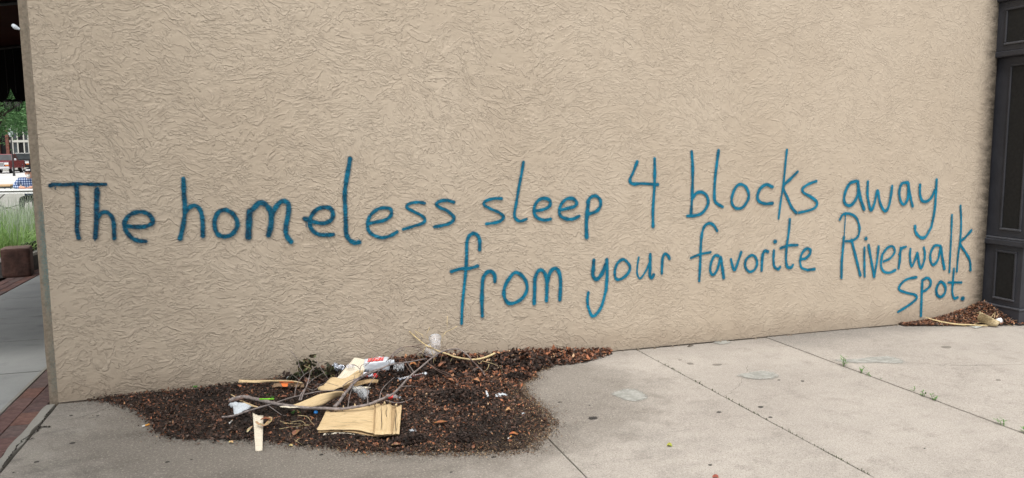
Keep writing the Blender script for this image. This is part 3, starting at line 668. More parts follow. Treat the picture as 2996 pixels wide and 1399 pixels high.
pb('fascia', (PX - 0.02, PF - 0.02, 2.95), (PW, 0.30, 5.2))
def panel(x, y0, y1, z0, z1):
    # raised frame strips round a dark recessed field on the side of the shaft
    t, d = 0.020, 0.014
    MB().box((x - 0.003, y0 + t, z0 + t), (x + 0.02, y1 - t, z1 - t)).build('side_panel', 'panel', pil)
    for a, b, m_ in (((x - d, y0, z0), (x + 0.02, y1, z0 + t), 'trimgrey'), ((x - d, y0, z1 - t), (x + 0.02, y1, z1), 'charcoal'), ((x - d, y0, z0 + t), (x + 0.02, y0 + t, z1 - t), 'charcoal'), ((x - d, y1 - t, z0 + t), (x + 0.02, y1, z1 - t), 'charcoal')):
        MB().box(a, b).build('panel_moulding', m_, pil, bevel=0.006, seg=3)
panel(PX + 0.03, -0.315, -0.10, 0.20, 0.655)
panel(PX + 0.045, -0.325, -0.115, 0.84, 2.33)
panel(PX - 0.004, -0.33, -0.08, 2.50, 2.82)
for z0, z1 in ((0.20, 0.655), (0.84, 2.33), (2.50, 2.82)):
    MB().box((PX + 0.12, PF + 0.004, z0), (PX + 0.9, PF + 0.03, z1)).build('front_panel', 'panel', pil, bevel=0.006)

# ------------------------------------------------------------------ leaf litter heap
OUT = [(237, 1177), (300, 1187), (363, 1204), (406, 1227), (437, 1279), (500, 1294), (650, 1299), (740, 1298), (865, 1314), (949, 1318), (1009, 1330), (1130, 1332), (1250, 1335), (1370, 1333), (1479, 1331), (1569, 1318),
       (1605, 1273), (1636, 1243), (1599, 1201), (1554, 1160), (1535, 1124), (1575, 1106), (1569, 1091), (1629, 1073), (1719, 1063), (1790, 1040)]
POLY = np.array([G(*p)[:2] for p in OUT] + [(3.9, 0.0), (0.12, 0.0)])
POLY[0, 1] = min(POLY[0, 1], -0.01)
def inside(P):
    x, y = P[:, 0], P[:, 1]; r = np.zeros(len(P), bool); n = len(POLY)
    for i in range(n):
        x0, y0 = POLY[i]; x1, y1 = POLY[(i + 1) % n]
        c = ((y0 > y) != (y1 > y)) & (x < (x1 - x0) * (y - y0) / (y1 - y0 + 1e-12) + x0); r ^= c
    return r
def sdist(P):                                   # distance to the free edge (not to the wall side)
    d = np.full(len(P), 9.0)
    for i in range(len(POLY) - 3):
        a, b = POLY[i], POLY[i + 1]; ab = b - a; t = np.clip(((P - a) @ ab) / (ab @ ab), 0, 1); d = np.minimum(d, np.linalg.norm(P - (a + t[:, None] * ab), axis=1))
    return d
def nz2(P, s, k=0.0):
    return np.array([mn.noise((p[0] * s + k, p[1] * s - k, k)) for p in P])
def mound(P):
    P = np.atleast_2d(np.asarray(P, float)); d = sdist(P)
    x, y = P[:, 0], P[:, 1]
    back = 0.075 * np.exp(-((x - 2.35) / 0.75) ** 2) * np.exp(y / 0.22) + 0.03 * np.exp(-((x - 3.3) / 0.4) ** 2) * np.exp(y / 0.12) + 0.012 * np.exp(y / 0.15)
    mid = 0.028 * np.exp(-(((x - 1.9) / 0.8) ** 2 + ((y + 0.6) / 0.5) ** 2))
    return (0.008 + back + mid + 0.010 * nz2(P, 3.0, 2.0)) * np.clip(d / 0.12, 0.0, 1) + 0.002
def hm(x, y): 
    p = np.array([[x, y]]); return float(mound(p)[0]) if (y < 0 and inside(p)[0]) else 0.0
def Gm(px, py, dz=0.0):                         # photo point on the litter surface raised by dz
    z = 0.02
    for _ in range(6):
        p = G(px, py, z + dz); z = hm(p.x, min(p.y, -0.005))
    p = G(px, py, z + dz)
    if p.y > -0.015: p = W(px, py, -0.015)
    return p

gs = 0.03
gx = np.arange(0.05, 4.0, gs); gy = np.arange(-1.95, 0.001, gs); GX, GY = np.meshgrid(gx, gy); PP = np.c_[GX.ravel(), GY.ravel()]
ins = inside(PP); mz = np.where(ins, mound(PP) + 0.002, -0.02)
idx = np.arange(len(PP)).reshape(GX.shape); q = np.stack([idx[:-1, :-1], idx[:-1, 1:], idx[1:, 1:], idx[1:, :-1]], -1).reshape(-1, 4)
sd_all = sdist(PP); q = q[(ins[q]).all(1) & (sd_all[q] > 0.035).all(1)]; use, inv = np.unique(q, return_inverse=True)
heap = new('litter_soil', np.c_[PP[use], mz[use]].tolist(), inv.reshape(-1, 4).tolist(), 'soil', smooth=True)
tag(heap, kind='stuff', label='dark damp soil under the heap of fallen leaves', cat='soil')

PAL = np.array([(0.014, 0.010, 0.008), (0.033, 0.022, 0.018), (0.062, 0.038, 0.029), (0.105, 0.059, 0.042), (0.160, 0.074, 0.045), (0.25, 0.105, 0.055), (0.32, 0.18, 0.10), (0.115, 0.094, 0.08), (0.38, 0.27, 0.17)])
def chips(P, size, colfn, lift, name, label, lean=0.55, aspect=(0.3, 0.6)):
    n = len(P); a = rng.uniform(0, 2 * math.pi, n); L_ = size(P); wd_ = L_ * rng.uniform(*aspect, n)
    pit = rng.normal(0, lean, n); rol = rng.normal(0, lean, n); curl = rng.uniform(-0.5, 0.7, n)
    z = mound(P) + lift * np.abs(rng.normal(0, 1, n)) + L_ * 0.10
    # local leaf: base, left, right, tip, mid
    loc = np.zeros((n, 5, 3))
    loc[:, 0, 0] = -0.5 * L_; loc[:, 3, 0] = 0.5 * L_; loc[:, 1, 1] = 0.5 * wd_; loc[:, 2, 1] = -0.5 * wd_; loc[:, 1, 0] = rng.uniform(-.15, .15, n) * L_; loc[:, 2, 0] = rng.uniform(-.15, .15, n) * L_
    loc[:, 4, 2] = -curl * wd_ * 0.35; loc[:, 0, 2] = curl * L_ * 0.22; loc[:, 3, 2] = curl * L_ * rng.uniform(0, .35, n)
    cp, sp = np.cos(pit), np.sin(pit); cr, sr = np.cos(rol), np.sin(rol); ca, sa = np.cos(a), np.sin(a)
    x, y_, zz = loc[..., 0], loc[..., 1], loc[..., 2]
    y2 = y_ * cr[:, None] - zz * sr[:, None]; z2 = y_ * sr[:, None] + zz * cr[:, None]
    x3 = x * cp[:, None] + z2 * sp[:, None]; z3 = -x * sp[:, None] + z2 * cp[:, None]
    X = x3 * ca[:, None] - y2 * sa[:, None] + P[:, 0, None]; Y = x3 * sa[:, None] + y2 * ca[:, None] + P[:, 1, None]; Y = np.minimum(Y, -0.010)
    Z = np.maximum(z3 + z[:, None], 0.003)
    V = np.stack([X, Y, Z], -1).reshape(-1, 3); b = np.arange(n)[:, None] * 5
    F_ = np.concatenate([b + np.array([[0, 4, 1]]), b + np.array([[4, 3, 1]]), b + np.array([[0, 2, 4]]), b + np.array([[4, 2, 3]])], 1).reshape(-1, 3)
    me = bpy.data.meshes.new(name); me.vertices.add(len(V)); me.vertices.foreach_set('co', V.ravel()); me.loops.add(F_.size); me.loops.foreach_set('vertex_index', F_.ravel().astype(np.int32))
    me.polygons.add(len(F_)); me.polygons.foreach_set('loop_start', np.arange(0, F_.size, 3, dtype=np.int32)); me.update(calc_edges=True)
    o = bpy.data.objects.new(name, me); COL.objects.link(o); me.materials.append(MT['litter'])
    setcol(o, np.repeat(colfn(P), 4, axis=0)); return tag(o, label, 'leaf litter', None, 'stuff')
def sample(n, edge=0.0, soft=0.03):
    P = np.c_[rng.uniform(0.1, 3.95, n), rng.uniform(-1.9, -0.012, n)]; m_ = inside(P); P = P[m_]; d = sdist(P)
    return P[rng.random(len(P)) < np.clip((d - edge) / soft, 0, 1)]
def litter_col(P):
    x, y = P[:, 0], P[:, 1]; n = len(P)
    warm = np.clip((x - 1.6) / 1.2, 0, 1) * np.clip(1.0 - (-y - 0.1) / 0.9, 0.22, 1) + 0.14 + 0.30 * np.clip(nz2(P, 4.0, 7.0) + 0.1, 0, 1) + 0.25 * np.exp(y / 0.06)
    wet = np.clip(nz2(P, 2.2, 3.0) * 2.2 + 0.25 - warm * 0.3, 0, 1)
    u = rng.random(n); k = np.select([u < 0.05, u < 0.18, u < 0.36, u < 0.56, u < 0.74, u < 0.90, u < 0.945, u < 0.985], [0, 1, 2, 3, 4, 5, 6, 7], 8)
    cool = np.array([0, 0, 1, 1, 2, 2, 4, 7, 6]); kk = np.where(rng.random(n) < warm, k, cool[k]); kk = np.where(rng.random(n) < wet * 0.8, np.minimum(kk, rng.integers(0, 2, n)), kk)
    return PAL[kk] * rng.uniform(0.8, 1.5, (n, 1)) * np.array([[1.08, 1.0, 0.96]])
def size_main(P):
    x, y = P[:, 0], P[:, 1]; big = np.clip((x - 1.3) / 1.0, 0, 1) * np.exp(-np.clip(-y - 0.25, 0, 9) / 0.4)
    return rng.uniform(0.007, 0.022, len(P)) + 0.012 * rng.random(len(P)) ** 4 + big * rng.uniform(0.0, 0.034, len(P)) 
P = sample(84000, 0.0, 0.04); fr_ = np.clip((P[:, 0] - 2.1) / .35, 0, 1) * np.clip((-P[:, 1] - .45) / .2, 0, 1) * np.exp(-(sdist(P) / .17) ** 2)
P = P[rng.random(len(P)) > fr_ * .88]
chips(P, size_main, litter_col, 0.007, 'leaf_litter', 'thick mat of fallen brown leaves heaped on the pavement against the wall')
P = sample(15000, 0.0, 0.02); P = P[(P[:, 1] > -0.40) & (P[:, 0] > 1.4) & (rng.random(len(P)) < np.exp(P[:, 1] / 0.28))]
chips(P, lambda p: rng.uniform(0.025, 0.058, len(p)), litter_col, 0.014, 'leaf_litter', 'larger russet dry leaves drifted along the foot of the wall', 0.7, (0.4, 0.75))
# gritty fringe of seeds and grains on the right
P = np.c_[rng.uniform(0.2, 3.35, 240000), rng.uniform(-1.95, -0.02, 240000)]; m_ = inside(P); dd = sdist(P)
pr = np.where(m_, np.exp(-(dd / 0.20) ** 2), np.exp(-dd / 0.022) * 0.5) * np.clip((P[:, 0] - 1.2) / 1.2, 0.05, 1)
P = P[(rng.random(len(P)) < pr) & (P[:, 0] < 3.3)]
def grain_col(P):
    G_ = np.array([(0.04, 0.027, 0.020), (0.085, 0.052, 0.034), (0.16, 0.10, 0.058), (0.36, 0.25, 0.14), (0.025, 0.018, 0.015), (0.14, 0.075, 0.045)]); return G_[rng.integers(0, 6, len(P))] * rng.uniform(.7, 1.3, (len(P), 1))
chips(P, lambda p: rng.uniform(0.005, 0.011, len(p)), grain_col, 0.003, 'seed_grit', 'gritty fringe of tan seeds and grains round the leaf heap', 0.3, (0.4, 0.8))
P = np.c_[rng.uniform(0.1, 3.4, 80000), rng.uniform(-1.95, -0.02, 80000)]; m_ = ~inside(P); dd = sdist(P)
P = P[m_ & (rng.random(len(P)) < np.exp(-dd / 0.055) * 0.62)]
chips(P, lambda p: rng.uniform(0.003, 0.011, len(p)), lambda p: PAL[rng.integers(0, 5, len(p))], 0.001, 'litter_crumbs', 'fine dark crumbs scattered round the edge of the leaf heap', 0.2)

# drift of needles and leaves against the pilaster
def drift():
    C = np.array([W(2700, 946, -0.03)[:2], W(2740, 940, -0.05)[:2]]); n = 6500
    x = rng.uniform(6.75, 7.95, n); t = np.clip((x - 6.75) / 0.95, 0, 1)
    dep = 0.06 + 0.34 * t; y = -0.012 - rng.random(n) ** 1.3 * dep; ok = ~((x > PX - 0.01) & (y > PF)); x, y, t = x[ok], y[ok], t[ok]
    h = 0.150 * t ** 2.3 * np.clip(1.15 + y / (dep[ok] + 1e-6), 0, 1) + 0.008; h = np.where(x > PX, 0.02, h)
    m = MB(); cols = []
    for i in range(len(x)):
        L_ = rnd.uniform(0.02, 0.055); w_ = rnd.uniform(0.004, 0.016); a = rnd.gauss(0.2, 0.8); tl = rnd.gauss(0, 0.35)
        d = Vector((math.cos(a) * math.cos(tl), math.sin(a) * math.cos(tl), math.sin(tl))); s_ = Vector((-math.sin(a), math.cos(a), rnd.uniform(-.5, .5))).normalized()
        c = Vector((x[i], y[i], h[i] + rnd.uniform(0, 0.012))); n0 = len(m.v)
        vs_ = [c - d * L_ / 2, c + s_ * w_ / 2, c + d * L_ / 2, c - s_ * w_ / 2]
        for v_ in vs_: v_.y = min(v_.y, -0.008); v_.z = max(v_.z, 0.008)
        m.v += vs_; m.f.append((n0, n0 + 1, n0 + 2, n0 + 3)); k = rnd.choice([1, 2, 3, 3, 4, 4, 5, 5, 6, 7]); cols.append(PAL[k] * rnd.uniform(.8, 1.3))
    # soil wedge under it
    o = m.build('leaf_drift', 'litter'); setcol(o, cols); tag(o, 'russet drift of dry leaves and needles in the corner by the pilaster', 'leaf litter', None, 'stuff')
    V = [(6.78, -0.008, 0.003), (7.70, -0.008, 0.125), (7.70, -0.20, 0.05), (7.69, -0.36, 0.006), (7.35, -0.22, 0.005), (6.95, -0.09, 0.004), (7.2, -0.008, 0.006), (7.45, -0.008, 0.035)]
    s_ = new('drift_soil', V, [(0, 5, 6), (5, 4, 6), (6, 4, 7), (7, 4, 2), (7, 2, 1), (4, 3, 2)], 'soil'); tag(s_, 'dark soil wedge under the leaf drift by the pilaster', 'soil', None, 'stuff')
drift()

# ------------------------------------------------------------------ things lying on the heap
def patch(top, bot, name, mat, parent=None, th=0.004, nu=16, nv=6, wav=0.004, seed=0.0, uvs=(1, 1), label=None, cat=None, rag=0.0, ragt=0.0, vert=False):
    """a thin curved sheet between two edges given in the photo with a height above the litter"""
    T = catmull([tuple(Gm(*p)) for p in top], 8); B = catmull([tuple(Gm(*p)) for p in bot], 8)
    def at(C, t):
        L_ = [0.0]
        for a, b in zip(C[:-1], C[1:]): L_.append(L_[-1] + float(np.linalg.norm(np.array(b) - np.array(a))))
        s_ = t * L_[-1]
        for i in range(len(C) - 1):
            if L_[i + 1] >= s_ - 1e-9: f = (s_ - L_[i]) / max(1e-9, L_[i + 1] - L_[i]); return np.array(C[i]) * (1 - f) + np.array(C[i + 1]) * f
        return np.array(C[-1])
    V = []; UV = []
    for j in range(nv + 1):
        for i in range(nu + 1):
            u, v_ = i / nu, j / nv; uu = u
            if rag and i in (0, nu): uu = min(1, max(0, u + (rag * mn.noise((j * 2.3, seed, i)) if i else rag * abs(mn.noise((j * 1.9, seed, 3))))))
            vv = v_ + (ragt * (0.4 + mn.noise((i * 1.7, seed, 0)) + (0.8 if (i * 7) % 5 == 0 else 0)) if (j == 0 and ragt) else 0)
            p = at(T, uu) * (1 - vv) + at(B, uu) * vv
            V.append((p[0], min(p[1], -0.012), p[2] + wav * mn.noise((u * 5 + seed, v_ * 3, seed)))); UV.append((u, v_))
    F_ = [(j * (nu + 1) + i, j * (nu + 1) + i + 1, (j + 1) * (nu + 1) + i + 1, (j + 1) * (nu + 1) + i) for j in range(nv) for i in range(nu)]
    o = new(name, V, F_, mat, parent, True); uvl = o.data.uv_layers.new(name='UVMap')
    for lp_ in o.data.loops: u, v_ = UV[lp_.vertex_index]; uvl.data[lp_.index].uv = (v_ * uvs[0] + seed, u * uvs[1] + seed * .7) if vert else (u * uvs[0] + seed, v_ * uvs[1] + seed * 0.7)
    s_ = o.modifiers.new('solid', 'SOLIDIFY'); s_.thickness = th; s_.offset = 0
    if label: tag(o, label, cat)
    return o
def z4(x, y, h=0.0): return (650 + x * 0.29925, 980 + y * 0.29925, h)
def z5(x, y, h=0.0): return (1150 + x * 0.29925, 980 + y * 0.29925, h)
def z6(x, y, h=0.0): return (1130 + x * 0.16622, 920 + y * 0.16622, h)
def z7(x, y, h=0.0): return (850 + x * 0.11646, 1020 + y * 0.11646, h)

# the big splintered sheet: two wide plies and a short cross-grained piece
vs0 = empty('veneer_sheet', label='large splintered tan veneer sheet lying flat at the front of the heap', cat='wood sheet')
patch([z4(940, 955, .014), z4(1200, 945, .016), z4(1480, 990, .014), z4(1730, 978, .012)], [z4(945, 930, .018), z4(1200, 915, .02), z4(1480, 950, .02), z4(1735, 950, .02)], 'ply', 'woodtan', vs0, th=0.004, seed=1.0, nv=3)
patch([z4(1022, 735, .040), z4(1110, 752, .044), z4(1260, 712, .048), z4(1400, 690, .048), z4(1505, 680, .046)], [z4(942, 898, .030), z4(945, 930, .028), z4(1200, 925, .030), z4(1340, 935, .034), z4(1482, 962, .034)], 'ply', 'wood', vs0, seed=2.0, nu=40, nv=12, wav=0.004, uvs=(1, .5), rag=.03, ragt=.05)
patch([z4(1500, 668, .052), z4(1560, 672, .052), z4(1630, 668, .05), z4(1680, 690, .045), z4(1722, 690, .045), z4(1758, 675, .042)], [z4(1478, 968, .040), z4(1560, 975, .038), z4(1650, 970, .036), z4(1732, 972, .030)], 'ply', 'wood', vs0, seed=3.0, nu=26, nv=10, uvs=(.7, .5), rag=.02, ragt=.06, wav=.004, vert=True)
patch([z4(1655, 700, .056), z4(1700, 700, .054)], [z4(1648, 968, .043), z4(1664, 968, .043)], 'splinter', 'woodtan', vs0, th=.003, seed=4.1, nu=3, nv=6)
patch([z4(1488, 690, .062), z4(1500, 690, .062)], [z4(1474, 962, .046), z4(1484, 962, .046)], 'splinter', 'woodtan', vs0, th=.003, seed=4.6, nu=3, nv=6)
patch([z4(1000, 962, .008), z4(1200, 955, .008), z4(1400, 985, .008)], [z4(985, 982, .003), z4(1180, 966, .003), z4(1400, 990, .003)], 'ply', 'woodpale', vs0, seed=5.0, nv=2, th=.003)
for (a_, b_, hh, m_) in (((1110, 745), (1100, 700), .05, 'wood'), ((1190, 735), (1185, 690), .05, 'wood'), ((1300, 700), (1296, 672), .05, 'wood'), ((1590, 672), (1588, 650), .055, 'wood'), ((1640, 668), (1646, 652), .05, 'woodtan'), ((1700, 690), (1704, 668), .05, 'wood')):
    patch([z4(a_[0] - 14, a_[1], hh), z4(a_[0] + 12, a_[1], hh)], [z4(b_[0] - 3, b_[1], hh + .006), z4(b_[0] + 3, b_[1], hh + .006)], 'splinter', m_, vs0, th=.002, nu=2, nv=3, seed=a_[0] * .01)
for (x0_, y0_, x1_, y1_) in ((1560, 700, 1556, 930), (1610, 690, 1600, 860), (1700, 720, 1690, 960), (1100, 850, 1380, 862), (1010, 905, 1250, 880), (1350, 830, 1470, 850)):
    A_, B_ = Gm(*z4(x0_, y0_, .060)), Gm(*z4(x1_, y1_, .048)); V_ = []
    for k in range(9):
        q_ = A_.lerp(B_, k / 8); w_ = .0016 * math.sin(math.pi * (k + .4) / 9) + .0003; n_ = (B_ - A_).cross(Vector((0, 0, 1))).normalized(); q_ = q_ + n_ * rnd.uniform(-.003, .003); V_ += [q_ - n_ * w_, q_ + n_ * w_]
    new('split', V_, [(2 * k, 2 * k + 1, 2 * k + 3, 2 * k + 2) for k in range(8)], 'crack', vs0)
# upright slat
patch([z4(300, 765, .050), z4(350, 788, .052), z4(402, 792, .050)], [z4(326, 1135, .004), z4(360, 1137, .004), z4(395, 1130, .004)], 'wood_offcut', 'woodpale', None, th=.005, nu=6, nv=14, seed=6, uvs=(.3, 1.2), label='narrow pale veneer slat pointing down onto the bare pavement', cat='wood slat')
bpy.context.view_layer.update()
# curled brown leaf lying on it
def curl_leaf(pts, w_, name, label, col, seed=0.0):
    C = [Vector(Gm(*p)) for p in pts]; Q = [Vector(q) for q in catmull([tuple(c) for c in C], 6)]; n = len(Q); V = []
    for i, q_ in enumerate(Q):
        t = (Q[min(i + 1, n - 1)] - Q[max(i - 1, 0)]).normalized(); s_ = t.cross(Vector((0, 0, 1))).normalized(); k = math.sin(math.pi * (0.08 + 0.88 * i / (n - 1))) ** 0.7
        for j in (-1, -.5, 0, .5, 1): V.append(q_ + s_ * j * w_ * k * (1 + .25 * mn.noise((i * .7, j * 2, seed))) + Vector((0, 0, (abs(j) ** 1.5) * w_ * 0.5 * k + 0.002)))
    F_ = [(i * 5 + k, i * 5 + k + 1, i * 5 + k + 6, i * 5 + k + 5) for i in range(n - 1) for k in range(4)]
    o = new(name, V, F_, 'leafdry', None, True); setcol(o, [tuple(c * rnd.uniform(.75, 1.25) for c in col) for _ in F_]); s_ = o.modifiers.new('solid', 'SOLIDIFY'); s_.thickness = .0012
    return tag(o, label, 'leaf') if label else o
curl_leaf([z4(330, 850, .065), z4(360, 880, .055), z4(420, 890, .055), z4(465, 850, .06), z4(470, 815, .065), z4(420, 815, .07)], .012, 'dry_leaf', 'curled tan leaf ribbon looped over the narrow veneer slat', (0.42, 0.29, 0.17), 1)
curl_leaf([z4(375, 835, .07), z4(420, 825, .075), z4(475, 825, .07)], .016, 'dry_leaf', 'russet curled leaf on the narrow veneer slat', (0.25, 0.10, 0.05), 2)
# curved strip in the middle
patch([z4(690, 685, .07), z4(800, 645, .085), z4(930, 590, .10), z4(1080, 555, .11), z4(1175, 555, .10), z4(1235, 578, .08)], [z4(700, 690, .066), z4(780, 712, .06), z4(900, 700, .055), z4(1010, 670, .05), z4(1120, 610, .055), z4(1200, 588, .07)], 'veneer_strip', 'wood', None, th=.004, nu=24, nv=6, seed=7, wav=.004, uvs=(1.2, .4), label='curved tan veneer strip bowed over the main branch', cat='wood strip')
patch([z4(560, 700, .058), z4(620, 690, .062), z4(700, 692, .066)], [z4(565, 706, .055), z4(640, 712, .058), z4(760, 712, .062)], 'wood_splinter', 'woodpale', None, th=.003, nu=8, nv=2, seed=7.4, label='pale splinter sticking out left of the bowed veneer strip', cat='wood splinter')
# leaning board against the wall
def leaning(tl, trr, brr, bl, name, mat, label, cat, th=.008, seed=0.0, nu=18, nv=6):
    P4 = [W(*a[:2], a[2]) for a in (tl, trr, brr, bl)]; V = []; UV = []
    for i in range(nu + 1):
        for j in range(nv + 1):
            u, v_ = i / nu, j / nv; a = P4[0].lerp(P4[3], u); b = P4[1].lerp(P4[2], u); p = a.lerp(b, v_)
            if i == 0: p = p.lerp(P4[3].lerp(P4[2], v_), 0.03 * max(0, mn.noise((v_ * 9, seed, 0)) + .3))
            p.y -= 0.006 * mn.noise((u * 4, v_ * 3, seed)); V.append(p); UV.append((u, v_))
    F_ = [(i * (nv + 1) + j, i * (nv + 1) + j + 1, (i + 1) * (nv + 1) + j + 1, (i + 1) * (nv + 1) + j) for i in range(nu) for j in range(nv)]
    o = new(name, V, F_, mat, None, True); uvl = o.data.uv_layers.new(name='UVMap')
    for lp_ in o.data.loops: u, v_ = UV[lp_.vertex_index]; uvl.data[lp_.index].uv = (u * 1.2 + seed, v_ * .5)
    s_ = o.modifiers.new('solid', 'SOLIDIFY'); s_.thickness = th; s_.offset = 0; return tag(o, label, cat)
leaning((650 + 1295 * .29925, 980 + 221 * .29925, -0.035), (650 + 1437 * .29925, 980 + 246 * .29925, -0.06), (650 + 1350 * .29925, 980 + 440 * .29925, -0.30), (650 + 1120 * .29925, 980 + 425 * .29925, -0.28), 'leaning_board', 'woodpale', 'pale board propped diagonally against the wall behind the branches', 'board', .006, 1.7)
patch([z4(930, 525, .02), z4(1010, 470, .05), z4(1085, 420, .07), z4(1180, 425, .085), z4(1270, 385, .11), z4(1380, 350, .13)], [z4(955, 540, .018), z4(1060, 545, .025), z4(1170, 505, .045), z4(1260, 470, .06), z4(1330, 430, .08), z4(1378, 378, .11)], 'curved_board', 'wood', None, th=.005, nu=24, nv=8, seed=8, wav=.02, uvs=(1, .7), label='warped tan veneer board with a brown scar below the leaning board', cat='board')
patch([z4(1170, 500, .03), z4(1300, 462, .04), z4(1440, 436, .05), z4(1530, 440, .05)], [z4(1180, 530, .02), z4(1310, 500, .03), z4(1430, 470, .038), z4(1520, 470, .035)], 'tan_slat', 'woodtan', None, th=.006, seed=9, label='weathered tan slat under the warped board', cat='wood slat', nv=3)
patch([z4(1270, 520, .02), z4(1380, 505, .024), z4(1452, 514, .022)], [z4(1280, 530, .014), z4(1380, 526, .014), z4(1450, 520, .016)], 'pale_sliver', 'woodpale', None, th=.004, seed=9.5, label='pale wood sliver below the weathered tan slat', cat='wood splinter', nv=2)
patch([z4(170, 438, .045), z4(300, 445, .04), z4(450, 442, .045), z4(620, 445, .05), z4(720, 455, .05)], [z4(158, 468, .03), z4(300, 468, .028), z4(450, 462, .03), z4(620, 462, .036), z4(790, 470, .04)], 'edging_slat', 'wood', None, th=.006, seed=10, label='long flat wood slat lying along the wall left of the wilted leaves', cat='wood slat', nv=3)
patch([z4(505, 478, .03), z4(580, 470, .035), z4(700, 472, .03), z4(800, 480, .03)], [z4(488, 515, .015), z4(560, 508, .02), z4(680, 512, .015), z4(800, 512, .015)], 'cardboard_piece', 'card', None, th=.003, seed=11, label='brown cardboard strip under the orange scrap', cat='cardboard', nv=3)
patch([z4(574, 474, .042), z4(645, 474, .042)], [z4(590, 504, .034), z4(638, 506, .034)], 'orange_scrap', 'orange', None, th=.002, seed=12, nu=6, nv=3, label='bright orange plastic scrap on the brown cardboard', cat='plastic scrap')
patch([z4(560, 462, .045), z4(700, 460, .05)], [z4(562, 466, .04), z4(700, 466, .04)], 'orange_strip', 'orange', None, th=.002, seed=12.5, nu=6, nv=1, label='thin orange strip beneath the long flat slat', cat='plastic scrap')
patch([z4(84, 578, .03), z4(170, 625, .035), z4(260, 670, .035), z4(372, 708, .03)], [z4(92, 592, .025), z4(180, 650, .028), z4(262, 690, .028), z4(352, 712, .024)], 'wood_sliver', 'wood', None, th=.006, seed=13, nv=2, label='narrow wood sliver beneath the thick end of the branch', cat='wood splinter')
patch([z4(555, 648, .07), z4(560, 640, .08)], [z4(780, 650, .06), z4(780, 642, .07)], 'bark_shard', 'woodtan', None, th=.003, seed=13.3, nu=2, nv=6)
bpy.data.objects.remove(bpy.data.objects['bark_shard'])

# branches
def limb(pts, r0, r1, parent, mat='branch', name='stem', n=7, step=6):
    C = catmull([tuple(Gm(*p)) for p in pts], step); m_ = len(C)
    return MB().tube(C, [(r0 + (r1 - r0) * i / (m_ - 1)) * (1 + .22 * mn.noise((i * .8, r0 * 99, 0)) + (.22 if (i * 5 + int(r0 * 9e3)) % 11 == 0 else 0)) for i in range(m_)], n).build(name, mat, parent, True)
def twigs(parent, data, mat='branch', r=0.0033):
    for pts in data: limb(pts, r, r * .4, parent, mat, 'twig', 5, 5)
bA = empty('fallen_branch', label='long grey fallen branch with a forked limb sprawling across the heap', cat='branch')
limb([z4(70, 645, .05), z4(130, 620, .06), z4(210, 605, .065), z4(300, 622, .065), z4(400, 645, .062), z4(520, 672, .06), z4(650, 695, .06), z4(850, 715, .06), z4(1000, 718, .062), z4(1150, 725, .065), z4(1300, 705, .075), z4(1430, 680, .085), z4(1520, 645, .095), z4(1600, 610, .10), z4(1680, 570, .11), z4(1750, 500, .12), z4(1830, 410, .13), z4(1950, 310, .15), z5(400, 210, .16), z5(470, 170, .16), z5(550, 145, .16), z5(640, 140, .15), z5(720, 190, .12), z5(790, 270, .08), z5(860, 340, .04), z5(900, 400, .02)], .0125, .0028, bA, step=6)
limb([z4(60, 655, .045), z4(110, 642, .05), z4(170, 628, .055), z4(215, 612, .06)], .006, .009, bA, 'twig', 'torn_bark')
limb([z4(1100, 705, .066), z4(1150, 650, .08), z4(1200, 575, .09), z4(1240, 530, .10), z4(1280, 480, .11), z4(1340, 430, .12), z4(1420, 385, .12), z4(1520, 345, .12), z4(1620, 300, .12), z4(1720, 278, .11), z4(1850, 262, .10), z4(1950, 240, .10), z5(330, 235, .09)], .011, .003, bA, name='fork')
limb([z4(0, 803, .01), z4(60, 800, .015), z4(150, 780, .025), z4(250, 745, .04), z4(380, 705, .05), z4(500, 672, .055), z4(620, 630, .05), z4(720, 602, .05), z4(840, 575, .05), z4(950, 552, .06), z4(1060, 545, .07), z4(1180, 540, .07)], .0065, .0028, bA, name='side_limb')
limb([z4(1250, 470, .12), z4(1400, 380, .14), z4(1500, 340, .15), z4(1620, 300, .16), z4(1680, 180, .20), z4(1760, 125, .20)], .0038, .0018, bA, name='side_limb')
limb([z4(1620, 240, .16), z4(1680, 180, .18), z4(1780, 148, .18)], .003, .0014, bA, name='side_limb')
twigs(bA, [
    [z4(1425, 670, .085), z4(1420, 560, .10), z4(1440, 490, .11), z4(1500, 400, .13), z4(1540, 340, .14)],
    [z4(1540, 625, .10), z4(1560, 540, .10), z4(1620, 470, .11), z4(1690, 410, .11)],
    [z4(1750, 505, .12), z4(1850, 500, .10), z4(1930, 512, .06)],
    [z4(1230, 705, .07), z4(1245, 600, .08), z4(1270, 520, .09), z4(1300, 380, .12)],
    [z4(1270, 290, .12), z4(1310, 300, .12), z4(1345, 335, .12), z4(1370, 390, .12)],
    [z4(1400, 300, .13), z4(1450, 260, .14), z4(1490, 210, .16), z4(1520, 178, .17)],
    [z4(1345, 360, .13), z4(1360, 300, .13), z4(1420, 275, .14)],
    [z4(1600, 640, .08), z4(1700, 665, .05), z4(1790, 650, .05), z4(1870, 615, .04)],
    [z4(450, 690, .05), z4(520, 740, .02), z4(580, 780, .01), z4(645, 795, .005)],
    [z4(1180, 500, .08), z4(1230, 460, .10), z4(1300, 430, .12), z4(1370, 410, .13)],
    [z5(200, 360, .13), z5(160, 300, .10), z5(120, 240, .09)],
    [z5(400, 220, .16), z5(300, 190, .15), z5(230, 130, .16), z5(150, 110, .16)],
    [z5(0, 190, .16), z5(50, 140, .17), z5(110, 118, .17)],
    [z5(0, 215, .15), z5(60, 165, .16), z5(120, 130, .17)],
])
